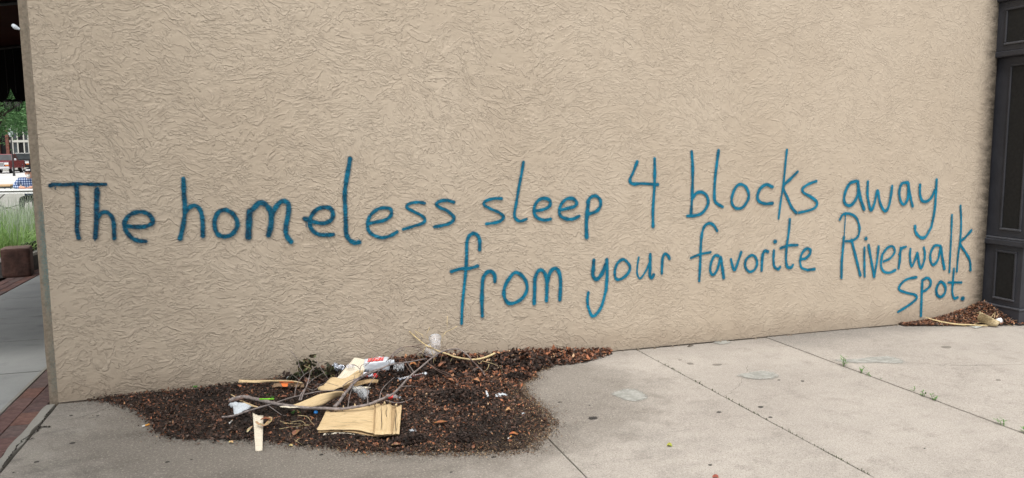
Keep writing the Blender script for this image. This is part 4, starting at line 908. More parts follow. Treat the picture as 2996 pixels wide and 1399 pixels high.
twigs(bA, [
    [z6(0, 830, .12), z6(70, 760, .13), z6(150, 660, .15), z6(300, 580, .17), z6(420, 572, .17), z6(560, 580, .16), z6(690, 650, .13), z6(790, 760, .08)],
    [z6(70, 770, .12), z6(260, 780, .11), z6(450, 790, .10), z6(620, 790, .10)],
    [z6(420, 572, .17), z6(620, 530, .18), z6(750, 515, .18)],
    [z6(510, 760, .11), z6(540, 680, .14), z6(640, 600, .15), z6(800, 580, .15), z6(960, 575, .15), z6(1100, 630, .13)],
    [z6(330, 870, .08), z6(400, 980, .05), z6(480, 1080, .03)],
    [z6(640, 780, .10), z6(740, 860, .06), z6(900, 960, .04), z6(1100, 1040, .03), z6(1320, 1120, .02), z6(1500, 1195, .01)],
    [z6(740, 860, .06), z6(860, 960, .04), z6(1000, 1040, .03), z6(1160, 1110, .02), z6(1350, 1210, .01)],
    [z6(400, 820, .09), z6(400, 900, .06), z6(440, 950, .04)],
    [z5(750, 230, .10), z5(850, 320, .06), z5(910, 385, .03), z5(950, 430, .02)],
    [z5(270, 540, .03), z5(400, 545, .02), z5(560, 570, .01)],
], 'twig', .0027)
# upright bare stems among the wilted leaves
bB = empty('bare_bush', label='upright pale bare stems rising through the wilted leaves', cat='branch')
limb([z4(770, 640, .04), z4(795, 570, .06), z4(830, 490, .08), z4(850, 420, .11), z4(870, 350, .15), z4(930, 300, .16), z4(1000, 255, .16)], .0052, .0015, bB)
limb([z4(752, 640, .04), z4(775, 575, .06), z4(830, 500, .08)], .004, .003, bB)
limb([z4(710, 605, .03), z4(716, 540, .06), z4(740, 470, .08), z4(790, 400, .11), z4(880, 340, .15)], .003, .0015, bB)
twigs(bB, [[z4(745, 255, .20), z4(755, 310, .18), z4(790, 370, .15), z4(810, 440, .10), z4(838, 480, .08)], [z4(670, 155, .22), z4(720, 220, .20), z4(748, 262, .20)], [z4(905, 225, .20), z4(950, 300, .16), z4(1000, 380, .12), z4(1045, 440, .08)],
           [z4(820, 500, .07), z4(880, 440, .10), z4(960, 390, .12), z4(1020, 360, .13)], [z4(640, 330, .08), z4(680, 380, .07), z4(740, 430, .07), z4(800, 480, .07)], [z4(880, 530, .04), z4(930, 480, .08), z4(1000, 500, .06)], [z4(830, 520, .06), z4(900, 540, .06), z4(1000, 470, .08), z4(1100, 490, .07), z4(1200, 525, .05)]], 'branch', .0022)
twigs(bB, [[z4(800, 300, .17), z4(870, 330, .15)], [z4(560, 840, .01), z4(640, 865, .012), z4(740, 870, .015), z4(860, 882, .02)], [z4(560, 920, .01), z4(680, 900, .012), z4(860, 880, .02)], [z4(740, 785, .02), z4(830, 800, .03), z4(870, 850, .02), z4(905, 885, .02)], [z4(600, 870, .01), z4(760, 840, .02), z4(820, 875, .02)], [z4(665, 980, .01), z4(680, 1010, .012), z4(730, 1040, .012), z4(780, 1075, .01)], [z4(720, 1045, .012), z4(740, 1020, .015), z4(770, 1008, .015)]], 'straw', .0017)
# pale dry stalk with side shoots
bC = empty('dry_stalk', label='pale yellow dry stalk arching over the back of the heap beside the wall', cat='dry stalk')
limb([z6(410, 300, .22), z6(480, 370, .20), z6(560, 435, .18), z6(640, 500, .16), z6(710, 548, .15), z6(800, 590, .14), z6(940, 655, .12), z6(1080, 700, .10), z6(1200, 745, .08), z6(1380, 780, .07), z6(1560, 795, .07), z6(1720, 765, .08), z6(1840, 720, .10), z6(1915, 685, .11)], .0035, .0078, bC, 'straw', n=8)
limb([z6(1905, 675, .115), z6(1940, 700, .10), z6(1965, 742, .08)], .006, .004, bC, 'twig', 'broken_end')
twigs(bC, [[z6(1000, 680, .10), z6(975, 760, .06), z6(955, 825, .03)], [z6(1175, 745, .08), z6(1150, 790, .05), z6(1125, 840, .03)], [z6(1610, 790, .07), z6(1605, 720, .10)], [z6(1795, 755, .08), z6(1840, 815, .05), z6(1885, 865, .03)], [z6(1610, 830, .05), z6(1640, 865, .04), z6(1720, 790, .07)],
           [z6(1700, 820, .06), z6(1860, 865, .04), z6(1990, 910, .02)], [z6(2000, 900, .02), z6(2030, 980, .01), z6(2050, 1045, .01)], [z6(1995, 915, .02), z6(1930, 980, .01)], [z6(1810, 880, .04), z6(1780, 960, .02), z6(1700, 1020, .015), z6(1620, 1050, .01)],
           [z6(700, 550, .15), z6(680, 600, .13), z6(640, 680, .10), z6(610, 750, .07)], [z6(770, 530, .16), z6(800, 640, .12), z6(840, 740, .08), z6(865, 815, .05)], [z6(870, 640, .12), z6(840, 720, .09), z6(835, 870, .03)], [z6(855, 690, .10), z6(862, 815, .04)], [z6(640, 740, .08), z6(660, 800, .05)], [z6(1080, 30, .36), z6(1072, 130, .34), z6(1075, 240, .30)], [z6(1250, 205, .30), z6(1150, 265, .28), z6(1050, 310, .27), z6(1010, 370, .25), z6(985, 430, .22), z6(965, 520, .18)], [z6(1040, 340, .26), z6(985, 350, .24), z6(990, 420, .22)], [z6(500, 290, .24), z6(590, 335, .23), z6(660, 370, .22)], [z6(520, 320, .23), z6(600, 390, .21)], [z6(620, 350, .23), z6(665, 425, .2)], [z6(710, 380, .22), z6(745, 490, .17)], [z6(765, 230, .28), z6(720, 320, .25), z6(705, 350, .23)], [z6(490, 345, .205), z6(485, 375, .2)]], 'straw', .0022)

# wilted leaf cluster
def wilt_leaf(c, L_, w_, dirv, col, seed, crk=False):
    d = Vector(dirv).normalized(); s_ = d.cross(Vector((0.3, 1, 0.2))).normalized(); nn = d.cross(s_); V = []; n = 6
    for i in range(n + 1):
        t = i / n; k = math.sin(math.pi * (0.05 + 0.92 * t)) ** 0.8; cen = Vector(c) + d * L_ * t + Vector((0, 0, -0.35 * L_ * t * t)) + nn * 0.15 * L_ * math.sin(t * 4 + seed)
        for j in (-1, -.5, 0, .5, 1): V.append(cen + s_ * j * w_ * k * (.62 if crk else 1) + nn * (abs(j) * w_ * (1.15 if crk else .55) * k + (.022 if crk else .006) * mn.noise((i * .8, j * 2, seed))))
    return V, [(i * 5 + k, i * 5 + k + 1, i * 5 + k + 6, i * 5 + k + 5) for i in range(n) for k in range(4)]
wl = empty('wilted_leaves', label='cluster of dark olive wilted leaves against the wall left of the leaning board', cat='wilted plant')
cents = [z4(790, 270), z4(840, 285), z4(870, 260), z4(760, 300), z4(740, 350), z4(820, 310), z4(860, 300), z4(730, 420), z4(745, 450), z4(920, 360), z4(950, 390), z4(1000, 330), z4(1030, 310), z4(1080, 370), z4(1100, 350), z4(1060, 390), z4(990, 380), z4(900, 400), z4(1020, 280), z4(1060, 300), z4(800, 240), z4(930, 330), z4(770, 400), z4(720, 380), z4(1110, 380), z4(1040, 360), z4(890, 470), z4(850, 225), z4(960, 430), z4(1085, 300)]
for k, c in enumerate(cents * 3):
    yy = -0.05 - rnd.random() * 0.12; p = W(c[0] + rnd.uniform(-4, 4), c[1] + rnd.uniform(-4, 4), yy)
    a = rnd.uniform(0, 6.28); V, F_ = wilt_leaf(p, rnd.uniform(.035, .07), rnd.uniform(.016, .030), (math.cos(a), -.4 * rnd.random(), math.sin(a) - .6), None, k * 1.3, True)
    for v_ in V: v_.y = min(v_.y, -0.012); v_.z = max(v_.z, .02)
    o = new('leaf', V, F_, 'wilt', wl, True); base = rnd.choice([(0.06, 0.062, 0.032), (0.045, 0.045, 0.026), (0.10, 0.10, 0.048), (0.075, 0.058, 0.038), (0.19, 0.165, 0.075), (0.03, 0.028, 0.02), (0.085, 0.08, 0.045)]); setcol(o, [tuple(x * rnd.uniform(.7, 1.3) for x in base) for _ in F_])

# litter objects
def blob(center, dims, rot, name, mat, parent=None, rough=0.18, seed=0.0, sub=3, box=0.0, label=None, cat=None):
    bm = bmesh.new(); bmesh.ops.create_icosphere(bm, subdivisions=sub, radius=1.0)
    for v_ in bm.verts:
        c = v_.co.copy()
        if box:
            m_ = max(abs(c.x), abs(c.y), abs(c.z)); c = c.lerp(c / m_, box)
        c *= 1 + rough * mn.noise((c.x * 2.2 + seed, c.y * 2.2, c.z * 2.2 - seed)); v_.co = Vector((c.x * dims[0], c.y * dims[1], c.z * dims[2]))
    bm.transform(Matrix.Translation(center) @ rot.to_4x4()); me = bpy.data.meshes.new(name); bm.to_mesh(me); bm.free(); me.materials.append(MT[mat]); me.polygons.foreach_set('use_smooth', [rough < .3] * len(me.polygons))
    o = bpy.data.objects.new(name, me); COL.objects.link(o); o.parent = parent; return tag(o, label, cat) if label else o
def rot3(rx=0, ry=0, rz=0): return Matrix.Rotation(R_(rz), 3, 'Z') @ Matrix.Rotation(R_(ry), 3, 'Y') @ Matrix.Rotation(R_(rx), 3, 'X')

def lathe(prof, M4, name, mat, parent=None, n=20, wob=0.0, seed=0.0, cap=True):
    V = []; 
    for r, z in prof:
        for k in range(n):
            a = 2 * math.pi * k / n; rr = r * (1 + wob * mn.noise((math.cos(a) * 1.5 + seed, math.sin(a) * 1.5, z * 20))); V.append(M4 @ Vector((rr * math.cos(a), rr * math.sin(a), z)))
    F_ = [(i * n + k, i * n + (k + 1) % n, (i + 1) * n + (k + 1) % n, (i + 1) * n + k) for i in range(len(prof) - 1) for k in range(n)]
    if cap: F_.append(tuple(range(n))[::-1])
    return new(name, V, F_, mat, parent, True)
# white jug with red print
jug = empty('white_jug', label='white plastic jug with red print lying on its side by the leaning board', cat='jug')
jc = Gm(*z4(1515, 352)) ; jc.z += 0.045; JR = rot3(8, -4, -12)
blob(jc, (.092, .045, .042), JR, 'jug_body', 'white', jug, .06, 2.0, 4, .72)
JM = Matrix.Translation(jc) @ JR.to_4x4()
lathe([(.020, .0), (.020, .018), (.016, .02), (.016, .035)], JM @ Matrix.Translation((.088, 0, .008)) @ Matrix.Rotation(R_(90), 4, 'Y'), 'jug_neck', 'white', jug)
V = []
for i in range(9):
    x = -.060 + .0135 * i; V += [(x, -.034 + .004 * math.sin(i * 2.1), .0425), (x + .004, .026 + .004 * math.sin(i * 3.3), .0425)]
o = new('red_print', V, [(2 * i, 2 * i + 2, 2 * i + 3, 2 * i + 1) for i in range(8)], 'red', jug); o.data.transform(JM)
for k in range(5):
    x = -.046 + .021 * k; MB().tube([JM @ Vector((x - .008, -.022, .0432)), JM @ Vector((x + .003, -.004, .0436)), JM @ Vector((x - .002, .010, .0436)), JM @ Vector((x + .010, .018, .0432))], .0013, 4).build('white_lettering', 'whiteink', jug)
MBt = MB().tube([JM @ Vector((-.02, .04, .02)), JM @ Vector((.02, .058, .03)), JM @ Vector((.06, .04, .02))], .007, 8).build('jug_handle', 'white', jug, True)
# red and white wrapper below
wr = empty('red_white_wrapper', label='crumpled red and white wrapper under the jug', cat='wrapper')
for k, (a, b, m_) in enumerate((((1345, 395), (1375, 440), 'red'), ((1370, 395), (1420, 438), 'white'), ((1400, 400), (1430, 438), 'red'), ((1430, 405), (1490, 440), 'foil'), ((1485, 410), (1512, 446), 'red'))):
    c = Gm(*z4((a[0] + b[0]) / 2, (a[1] + b[1]) / 2)); c.z += .018; blob(c, ((b[0] - a[0]) * .00042, .018, .018), rot3(0, 0, 10 * k), 'wrapper_panel', m_, wr, .5, k, 3)
# clear trays, bottles
def tray():
    t = empty('blister_tray', label='clear dimpled plastic tray standing on its edge right of the jug', cat='plastic tray')
    a, b, c, d = [Gm(*z4(x, y_)) for x, y_ in ((1672, 362), (1775, 368), (1785, 305), (1690, 300))]
    c = a + (b - a) * 1.05 + Vector((0.005, .03, .055)); d = a + Vector((.012, .03, .055)); V = []; nu_, nv_ = 24, 14
    for j in range(nv_ + 1):
        for i in range(nu_ + 1):
            p = a.lerp(b, i / nu_).lerp(d.lerp(c, i / nu_), j / nv_); k = .006 * max(0, math.sin(i * math.pi / 4) * math.sin(j * math.pi / 3.5)); V.append(p + Vector((0, -k, .004)))
    new('tray_sheet', V, [(j * (nu_ + 1) + i, j * (nu_ + 1) + i + 1, (j + 1) * (nu_ + 1) + i + 1, (j + 1) * (nu_ + 1) + i) for j in range(nv_) for i in range(nu_)], 'clear', t, True)
    MB().tube([a, b, c, d, a], .0015, 5).build('tray_rim', 'clear2', t)
tray()
def bottle(p0, p1, r, label, mats=('clear', 'red'), band=(.3, .6), wob=.5, seed=0.0, dz=.0):
    a, b = Gm(*p0), Gm(*p1); a.z += r + dz; b.z += r * .7 + dz; L_ = (b - a).length; q_ = (b - a).to_track_quat('Z', 'Y').to_matrix().to_4x4(); Mx = Matrix.Translation(a) @ q_
    t = empty('plastic_bottle', label=label, cat='bottle'); H_ = [(0.0, 0), (.8, .0), (1, .04), (1, .2), (.9, .25), (1, .3), (.88, .36), (1, .42), (.9, .5), (1, .6), (.95, .7), (.55, .84), (.36, .88), (.36, .95)]
    lathe([(r * k, L_ * z) for k, z in H_], Mx, 'bottle_body', mats[0], t, 18, wob, seed)
    lathe([(r * .42, L_ * .93), (r * .42, L_), (0, L_)], Mx, 'bottle_cap', 'white', t, 12, 0, 0, False)
    if mats[1]: lathe([(r * 1.03, L_ * band[0]), (r * 1.03, L_ * band[1])], Mx, 'bottle_label', mats[1], t, 18, wob, seed, False)
bottle(z4(1410, 640), z4(1280, 545), .030, 'crushed clear plastic bottle under the fork of the branch', ('clear', None), wob=.9, seed=3.0)
bottle(z4(1605, 628), z4(1745, 632), .017, 'small clear bottle with a red and white label left of the bare heap centre', ('clear2', 'red'), (.15, .5), .4, 5.0)
# brown wrapper with white letters
bw = empty('brown_wrapper', label='brown and silver snack wrapper with white letters on the leaves below the dry stalk', cat='wrapper')
a, b = Gm(*z5(40, 455)), Gm(*z5(320, 400)); a.z += .014; b.z += .014
def wrap_part(t0, t1, r0, r1, name, mat, sd_=0.0):
    p, q_ = a.lerp(b, t0), a.lerp(b, t1); V = []; n = 10; d = (q_ - p).normalized(); s_ = d.cross(Vector((0, 0, 1))).normalized()
    for i in range(5):
        t = i / 4; c = p.lerp(q_, t); r = r0 + (r1 - r0) * t
        for k in range(n): an = 2 * math.pi * k / n; V.append(c + s_ * math.cos(an) * r + Vector((0, 0, 1)) * math.sin(an) * r * .45 * (1 + .5 * mn.noise((i, k, sd_))))
    new(name, V, [(i * n + k, i * n + (k + 1) % n, (i + 1) * n + (k + 1) % n, (i + 1) * n + k) for i in range(4) for k in range(n)], mat, bw, True)
wrap_part(0, .25, .028, .014, 'wrapper_end', 'foil', 1); wrap_part(.25, .48, .014, .018, 'wrapper_sleeve', 'white', 2); wrap_part(.46, .86, .020, .020, 'wrapper_body', 'brownfoil', 3); wrap_part(.86, 1.0, .016, .030, 'wrapper_end', 'white', 4)
for k, t in enumerate(np.linspace(.57, .82, 5)):
    c = a.lerp(b, t) + Vector((0, -.010, .0105)); d = (b - a).normalized()
    MB().tube([c + Vector((-.004, -.006, -.002)), c + Vector((.002 * (k % 2), 0, .001)), c + Vector((.004, .008, 0))], .0016, 5).build('white_letter', 'whiteink', bw)
# wilted paper bag on the left
def crumple(c, sx, sy, h, name, mat, label, cat, seed=0.0, rz=0.0, n=14):
    V = []
    for j in range(n + 1):
        for i in range(n + 1):
            u, v_ = i / n * 2 - 1, j / n * 2 - 1; ed_ = 1 + .35 * mn.noise((u * 1.7 + seed, v_ * 1.7, seed)); x, y_ = u * sx * ed_, v_ * sy * ed_
            z = h * (1 - .6 * (u * u + v_ * v_) / 2) * (0.5 + abs(mn.noise((u * 2.1 + seed, v_ * 2.1, 0)))) + .010 * mn.noise((u * 6, v_ * 6, seed))
            xx = x * math.cos(rz) - y_ * math.sin(rz); yy = x * math.sin(rz) + y_ * math.cos(rz); V.append((c.x + xx, min(c.y + yy, -.012), c.z + z))
    o = new(name, V, [(j * (n + 1) + i, j * (n + 1) + i + 1, (j + 1) * (n + 1) + i + 1, (j + 1) * (n + 1) + i) for j in range(n) for i in range(n)], mat, None, False)
    s_ = o.modifiers.new('solid', 'SOLIDIFY'); s_.thickness = .0012; return tag(o, label, cat)
patch([z4(60, 690, .02), z4(120, 660, .045), z4(190, 668, .05), z4(240, 690, .04), z4(302, 700, .03)], [z4(110, 700, .02), z4(118, 780, .014), z4(160, 772, .02), z4(210, 745, .025), z4(262, 720, .03)], 'paper_bag', 'paper', None, th=.002, nu=18, nv=10, wav=.03, seed=15, label='torn crumpled white paper bag at the left end of the branch', cat='paper')
crumple(Gm(*z5(1055, 598)), .040, .024, .018, 'paper_scrap', 'paper', 'folded bluish-white paper scrap on the right side of the heap', 'paper', 21, .1)
patch([z5(903, 545, .02), z5(918, 545, .02)], [z5(915, 605, .01), z5(942, 612, .01)], 'paper_sliver', 'paper', None, th=.001, seed=22, nu=3, nv=5, label='narrow white paper sliver left of the folded paper scrap', cat='paper')
crumple(Gm(*z4(682, 425)), .034, .02, .02, 'paper_wad', 'paper', 'white paper wad beside the wall left of the wilted leaves', 'paper', 23)
crumple(Gm(*z7(30, 745)), .018, .02, .02, 'paper_fragment', 'paper', 'small white fragment at the end of the long flat slat', 'paper', 24)
crumple(Gm(*z5(1277, 772)), .012, .009, .006, 'white_chip', 'paper', 'tiny white chip near the right edge of the heap', 'paper scrap', 25)
crumple(Gm(*z5(640, 400)), .016, .012, .008, 'white_flake', 'paper', 'crumpled white flake among russet leaves below the dry stalk', 'paper scrap', 26)
crumple(Gm(*z5(190, 945)), .02, .018, .012, 'grey_flake', 'paper', 'greyish flake right of the large veneer sheet', 'paper scrap', 27)
# silver wrapper behind
p = W(650 + 1140 * .29925, 980 + 342 * .29925, -.06); blob(p, (.058, .03, .038), rot3(20, 30, 0), 'foil_bag', 'foil', None, .7, 4, 4, label='crinkled silver foil bag between the wilted leaves and leaning board', cat='foil bag')
p = Gm(*z4(1255, 388)); p.z += .06; p.y -= .03; crumple(p, .028, .03, .02, 'plastic_film', 'clear2', 'torn clear plastic film on the warped board', 'plastic film', 30)
# cups against the wall
def cup(cx, cy, dy, tilt, label, r=.044, h=.115, seed=0.0, lid=True):
    c = W(cx, cy, dy); Mx = Matrix.Translation(c) @ rot3(*tilt).to_4x4(); t = empty('plastic_cup', label=label, cat='cup')
    lathe([(r * .62, -h), (r * .64, -h), (r * .8, -h * .5), (r, 0)], Mx, 'cup_wall', 'clear2', t, 24, .12, seed)
    V = [Mx @ Vector((r * math.cos(a_) * 1.0, r * math.sin(a_), 0)) for a_ in np.linspace(0, 2 * math.pi, 25)]; MB().tube(V, .0022, 6).build('cup_rim', 'white', t, True)
    if lid:
        V = [Mx @ Vector((0, 0, -.012))]; n = 20
        for k in range(n): a_ = 2 * math.pi * k / n; V.append(Mx @ Vector((r * .97 * math.cos(a_), r * .97 * math.sin(a_), .002)))
        for k in range(n): a_ = 2 * math.pi * (k + .5) / n; V.append(Mx @ Vector((r * .55 * math.cos(a_), r * .55 * math.sin(a_), .010 if k % 4 < 2 else -.010)))
        F_ = []
        for k in range(n): F_ += [(0, 1 + n + (k - 1) % n, 1 + n + k), (1 + n + (k - 1) % n, 1 + k, 1 + n + k), (1 + k, 1 + (k + 1) % n, 1 + n + k)]
        new('cup_lid', V, F_, 'clear2', t)
        MB().tube([Mx @ Vector((.01, .02, 0)), Mx @ Vector((.02, .03, .03))], .003, 6).build('drinking_straw', 'white', t)
cup(1273, 990, -.12, (-55, 20, 8), 'upper crushed clear cup with lid caught in the dry stalk', .043, .09, 1.0)
cup(1254, 1022, -.10, (-75, 5, 40), 'lower clear cup against the wall beneath the dry stalk', .040, .08, 2.0, False)
# green stem, blue cap, cigarette ends
gs_ = empty('green_stem', label='bright green plastic stem lying on the thick end of the branch', cat='stem')
limb([z4(365, 628, .075), z4(440, 627, .075), z4(508, 627, .07)], .0042, .0042, gs_, 'green')
sprig = empty('seedling', label='small green seedling under the bright green stem', cat='seedling'); 
for (x, y_) in ((335, 660), (350, 670), (375, 665), (480, 645), (470, 610), (500, 640)):
    c = Gm(*z4(x, y_)); c.z += .02; V, F_ = wilt_leaf(c, .03, .008, (rnd.uniform(-1, 1), -.3, rnd.uniform(0, 1)), None, x); new('leaf', V, F_, 'weed', sprig)
for (x, y_, lb) in ((567, 1138, 'tiny green sprout at the foot of the wall above the dark left litter'), (862, 1210, 'small dark green sprout below the bowed veneer strip')):
    s2 = empty('sprout', label=lb, cat='seedling'); 
    for k in range(4):
        c = Gm(x + k * 2, y_); c.z += .012; V, F_ = wilt_leaf(c, .026, .009, (rnd.uniform(-1, 1), -.3, rnd.uniform(0, .8)), None, k * 3.1); new('leaf', V, F_, 'weed', s2)
c = Gm(*z4(912, 773)); lathe([(.0, .0), (.011, .0), (.012, .012), (0, .013)], Matrix.Translation(c + Vector((0, 0, .006))) @ rot3(40, 20, 0).to_4x4(), 'bottle_cap', 'blue', None, 14); tag(bpy.data.objects['bottle_cap.002'] if 'bottle_cap.002' in bpy.data.objects else bpy.context.scene.objects[-1], 'small blue bottle cap on the dark litter left of the veneer sheet', 'bottle cap')
def butt(p0, p1, label, f=.6, r=.004, dz=.006):
    a_, b_ = Gm(*p0), Gm(*p1); a_.z += dz; b_.z += dz; t = empty('cigarette_end', label=label, cat='cigarette'); m_ = a_.lerp(b_, 1 - f)
    MB().tube([a_, m_], r, 10).build('paper_tube', 'filtw', t, True); MB().tube([m_, b_], r * 1.03, 10).build('filter', 'filt', t, True)
butt((416, 1251), (438, 1244), 'orange-filtered cigarette end at the left edge of the litter', .62, .0048)
butt(z4(62, 882), z4(104, 845), 'white rolled cigarette end below the white paper bag', .1, .0042)
butt(z5(1122, 1026), z5(1158, 998), 'yellowish cigarette end at the lower right of the heap', .4, .0045)
# single leaves that can be picked out
LV = [((z4(1655, 1085, .008), z4(1695, 1078, .012), z4(1735, 1075, .008)), .022, 'large tan leaf at the front edge below the veneer sheet', (0.36, 0.20, 0.12)),
      ((z5(1100, 745, .014), z5(1130, 735, .02), z5(1158, 742, .014)), .022, 'round tan leaf in the right part of the heap', (0.42, 0.24, 0.12)),
      ((z5(1135, 975, .01), z5(1175, 968, .014), z5(1220, 978, .01)), .014, 'russet leaf beside the yellowish cigarette end', (0.33, 0.12, 0.05)),
      ((z5(400, 865, .014), z5(470, 860, .02), z5(530, 850, .014)), .018, 'orange-brown leaf right of the large veneer sheet', (0.33, 0.13, 0.06)),
      ((z4(700, 985, .012), z4(720, 960, .016), z4(755, 930, .012)), .018, 'mid-brown leaf between the slat and the veneer sheet', (0.26, 0.14, 0.075)),
      ((z5(780, 200, .08), z5(795, 205, .09), z5(818, 215, .08)), .026, 'russet leaf standing against the wall behind the dry stalk', (0.22, 0.09, 0.045)),
      ((z4(640, 605, .02), z4(600, 610, .024), z4(560, 615, .02)), .018, 'broad reddish leaf above the bright green stem', (0.22, 0.10, 0.06)),
      ((z5(160, 300, .05), z5(195, 285, .06), z5(230, 300, .05)), .024, 'orange leaf right of the clear dimpled tray', (0.36, 0.15, 0.06)),
      ((z5(540, 430, .03), z5(570, 445, .035), z5(600, 455, .03)), .014, 'long orange-brown leaf right of the brown wrapper', (0.34, 0.16, 0.08)),
      ((z5(780, 440, .02), z5(815, 445, .028), z5(850, 460, .02)), .022, 'pale orange leaf left of the black wet clump', (0.42, 0.21, 0.10)),
      ((z4(655, 1088, .004), z4(670, 1082, .006), z4(688, 1088, .004)), .009, 'small yellow petal on the pavement edge near the slat', (0.60, 0.44, 0.2)),
      ((z4(66, 1055, .004), z4(85, 1048, .006), z4(106, 1056, .004)), .009, 'small yellow petal at the lower left edge of the heap', (0.60, 0.42, 0.2)),
      ((z4(245, 955, .014), z4(265, 925, .02), z4(295, 895, .016)), .008, 'cream curled leaf strip left of the narrow slat', (0.52, 0.40, 0.25)),
      (((1951, 1305, .003), (1958, 1303, .008), (1966, 1307, .003)), .016, 'small yellow-green leaf alone on the open pavement', (0.34, 0.36, 0.06)),
      (((2085, 1398, .003), (2095, 1396, .006), (2102, 1399, .003)), .014, 'small red leaf cut by the bottom edge of the pavement', (0.30, 0.09, 0.06)),
      (((2012, 1015, .002), (2020, 1012, .004), (2029, 1011, .002)), .008, 'dark twig-like leaf near the foot of the wall', (0.08, 0.065, 0.05))]
for pts, w_, lb, c in LV: curl_leaf(list(pts), w_, 'dry_leaf', lb, c, rnd.uniform(0, 9))
# black wet clumps of rotted leaves
for k, (p, rx, ry, h, lb) in enumerate(((z5(1210, 430), .10, .05, .035, 'black wet clump of rotted leaves at the right shoulder of the heap'), (z5(670, 1020), .085, .07, .03, 'black rotted leaf clump in the lower middle of the heap'), (z5(150, 1050), .11, .055, .028, 'black rotted leaf clump in front of the veneer sheet'), (z5(600, 600), .14, .08, .03, 'large black wet patch in the centre of the heap'))):
    c = Gm(*p); m = MB(); cols = []
    for i in range(420):
        a_ = rnd.uniform(0, 6.283); q_ = math.sqrt(rnd.random()); x, y_ = c.x + rx * q_ * math.cos(a_), c.y + ry * q_ * math.sin(a_); z = hm(x, y_) + h * (1 - q_ * q_) + .008; s_ = rnd.uniform(.008, .02); n0 = len(m.v)
        d = Vector((rnd.uniform(-1, 1), rnd.uniform(-1, 1), rnd.uniform(-.6, .6))).normalized() * s_; e_ = Vector((rnd.uniform(-1, 1), rnd.uniform(-1, 1), rnd.uniform(-.5, .5))).normalized() * s_ * .5; cc = Vector((x, y_, z))
        m.v += [cc - d, cc + e_, cc + d, cc - e_]; m.f.append((n0, n0 + 1, n0 + 2, n0 + 3)); cols.append(PAL[rnd.choice([0, 0, 1, 1, 2])] * rnd.uniform(.8, 1.5))
    o = m.build('leaf_clump', 'litter'); setcol(o, cols); tag(o, lb, 'leaf clump')
c = G(1735, 1226); blob(c + Vector((0, 0, .006)), (.024, .014, .008), rot3(), 'dark_clod', 'gum', None, .8, 2, 3, label='dark clod alone on the pavement right of the heap', cat='clod')

# at the foot of the pilaster: husk, cap, stalk
def zz6(x, y, h=0.0): return (2650 + x * .16626, 850 + y * .16626, h)
def Gd(x, y, h): p = zz6(x, y); return G(p[0], p[1], h)
T = [Gd(1235, 400, .13), Gd(1330, 400, .14), Gd(1440, 450, .11), Gd(1530, 505, .07), Gd(1600, 570, .03)]; B = [Gd(1255, 470, .10), Gd(1280, 530, .05), Gd(1320, 580, .02), Gd(1430, 615, .012), Gd(1600, 635, .012)]
T = catmull([tuple(t) for t in T], 5); B = catmull([tuple(t) for t in B], 5); V = []
for j in range(7):
    for i in range(len(T)): u = j / 6; p = T[i] * (1 - u) + B[i] * u; V.append((p[0], p[1] - .03 * math.sin(u * math.pi), p[2] + .03 * math.sin(u * math.pi) * (1 + .5 * mn.noise((i * .6, u * 3, 0)))))
n = len(T); o = new('palm_husk', V, [(j * n + i, j * n + i + 1, (j + 1) * n + i + 1, (j + 1) * n + i) for j in range(6) for i in range(n - 1)], 'leafdry', None, True); setcol(o, [(0.42 * k, 0.335 * k, 0.20 * k) for k in [rnd.uniform(.85, 1.15) for _ in o.data.polygons]])
o.modifiers.new('s', 'SOLIDIFY').thickness = .004; tag(o, 'pale tan folded husk leaning at the foot of the pilaster', 'husk')
c = Gd(1598, 545, .035); lathe([(0, 0), (.022, 0), (.024, .02), (.022, .045), (0, .047)], Matrix.Translation(c) @ rot3(60, 30, 0).to_4x4(), 'plastic_disc', 'whiteink', None, 16); tag(bpy.data.objects['plastic_disc'], 'white plastic lid resting on the tan husk by the pilaster', 'lid')
st = empty('straw_stalk', label='long pale straw stalk lying along the drift by the pilaster', cat='dry stalk')
C = catmull([tuple(Gd(*p)) for p in ((345, 470, .06), (520, 525, .04), (700, 565, .03), (900, 595, .02), (1150, 605, .02), (1440, 625, .02))], 5); MB().tube(C, [.004 + .003 * math.sin(i / len(C) * 3.1) for i in range(len(C))], 6).build('stem', 'straw', st, True)
for pts in (((470, 510, .045), (490, 540, .03), (520, 570, .012)), ((550, 530, .035), (610, 570, .02), (670, 625, .006)), ((620, 560, .03), (700, 590, .015), (760, 612, .006)), ((850, 590, .02), (970, 610, .012), (1070, 632, .006)), ((1180, 605, .02), (1300, 560, .04), (1420, 560, .04), (1560, 530, .07)), ((1200, 620, .01), (1340, 602, .02), (1430, 600, .02)), ((1500, 470, .09), (1550, 410, .12), (1575, 380, .14)), ((1555, 480, .08), (1570, 400, .12)), ((1590, 470, .07), (1615, 430, .09)), ((1740, 560, .02), (1790, 590, .015), (1860, 625, .006))):
    MB().tube(catmull([tuple(Gd(*p)) for p in pts], 4), .0022, 5).build('shoot', 'straw', st)
c = Gd(1255, 645, .006); MB().box((c.x - .05, c.y - .02, .004), (c.x + .05, c.y + .02, .012), rot3(0, 0, 10)).build('stone_chip', 'patch', None, bevel=.005); tag(bpy.data.objects['stone_chip'], 'flat grey chip lying under the straw stalk by the pilaster', 'stone')

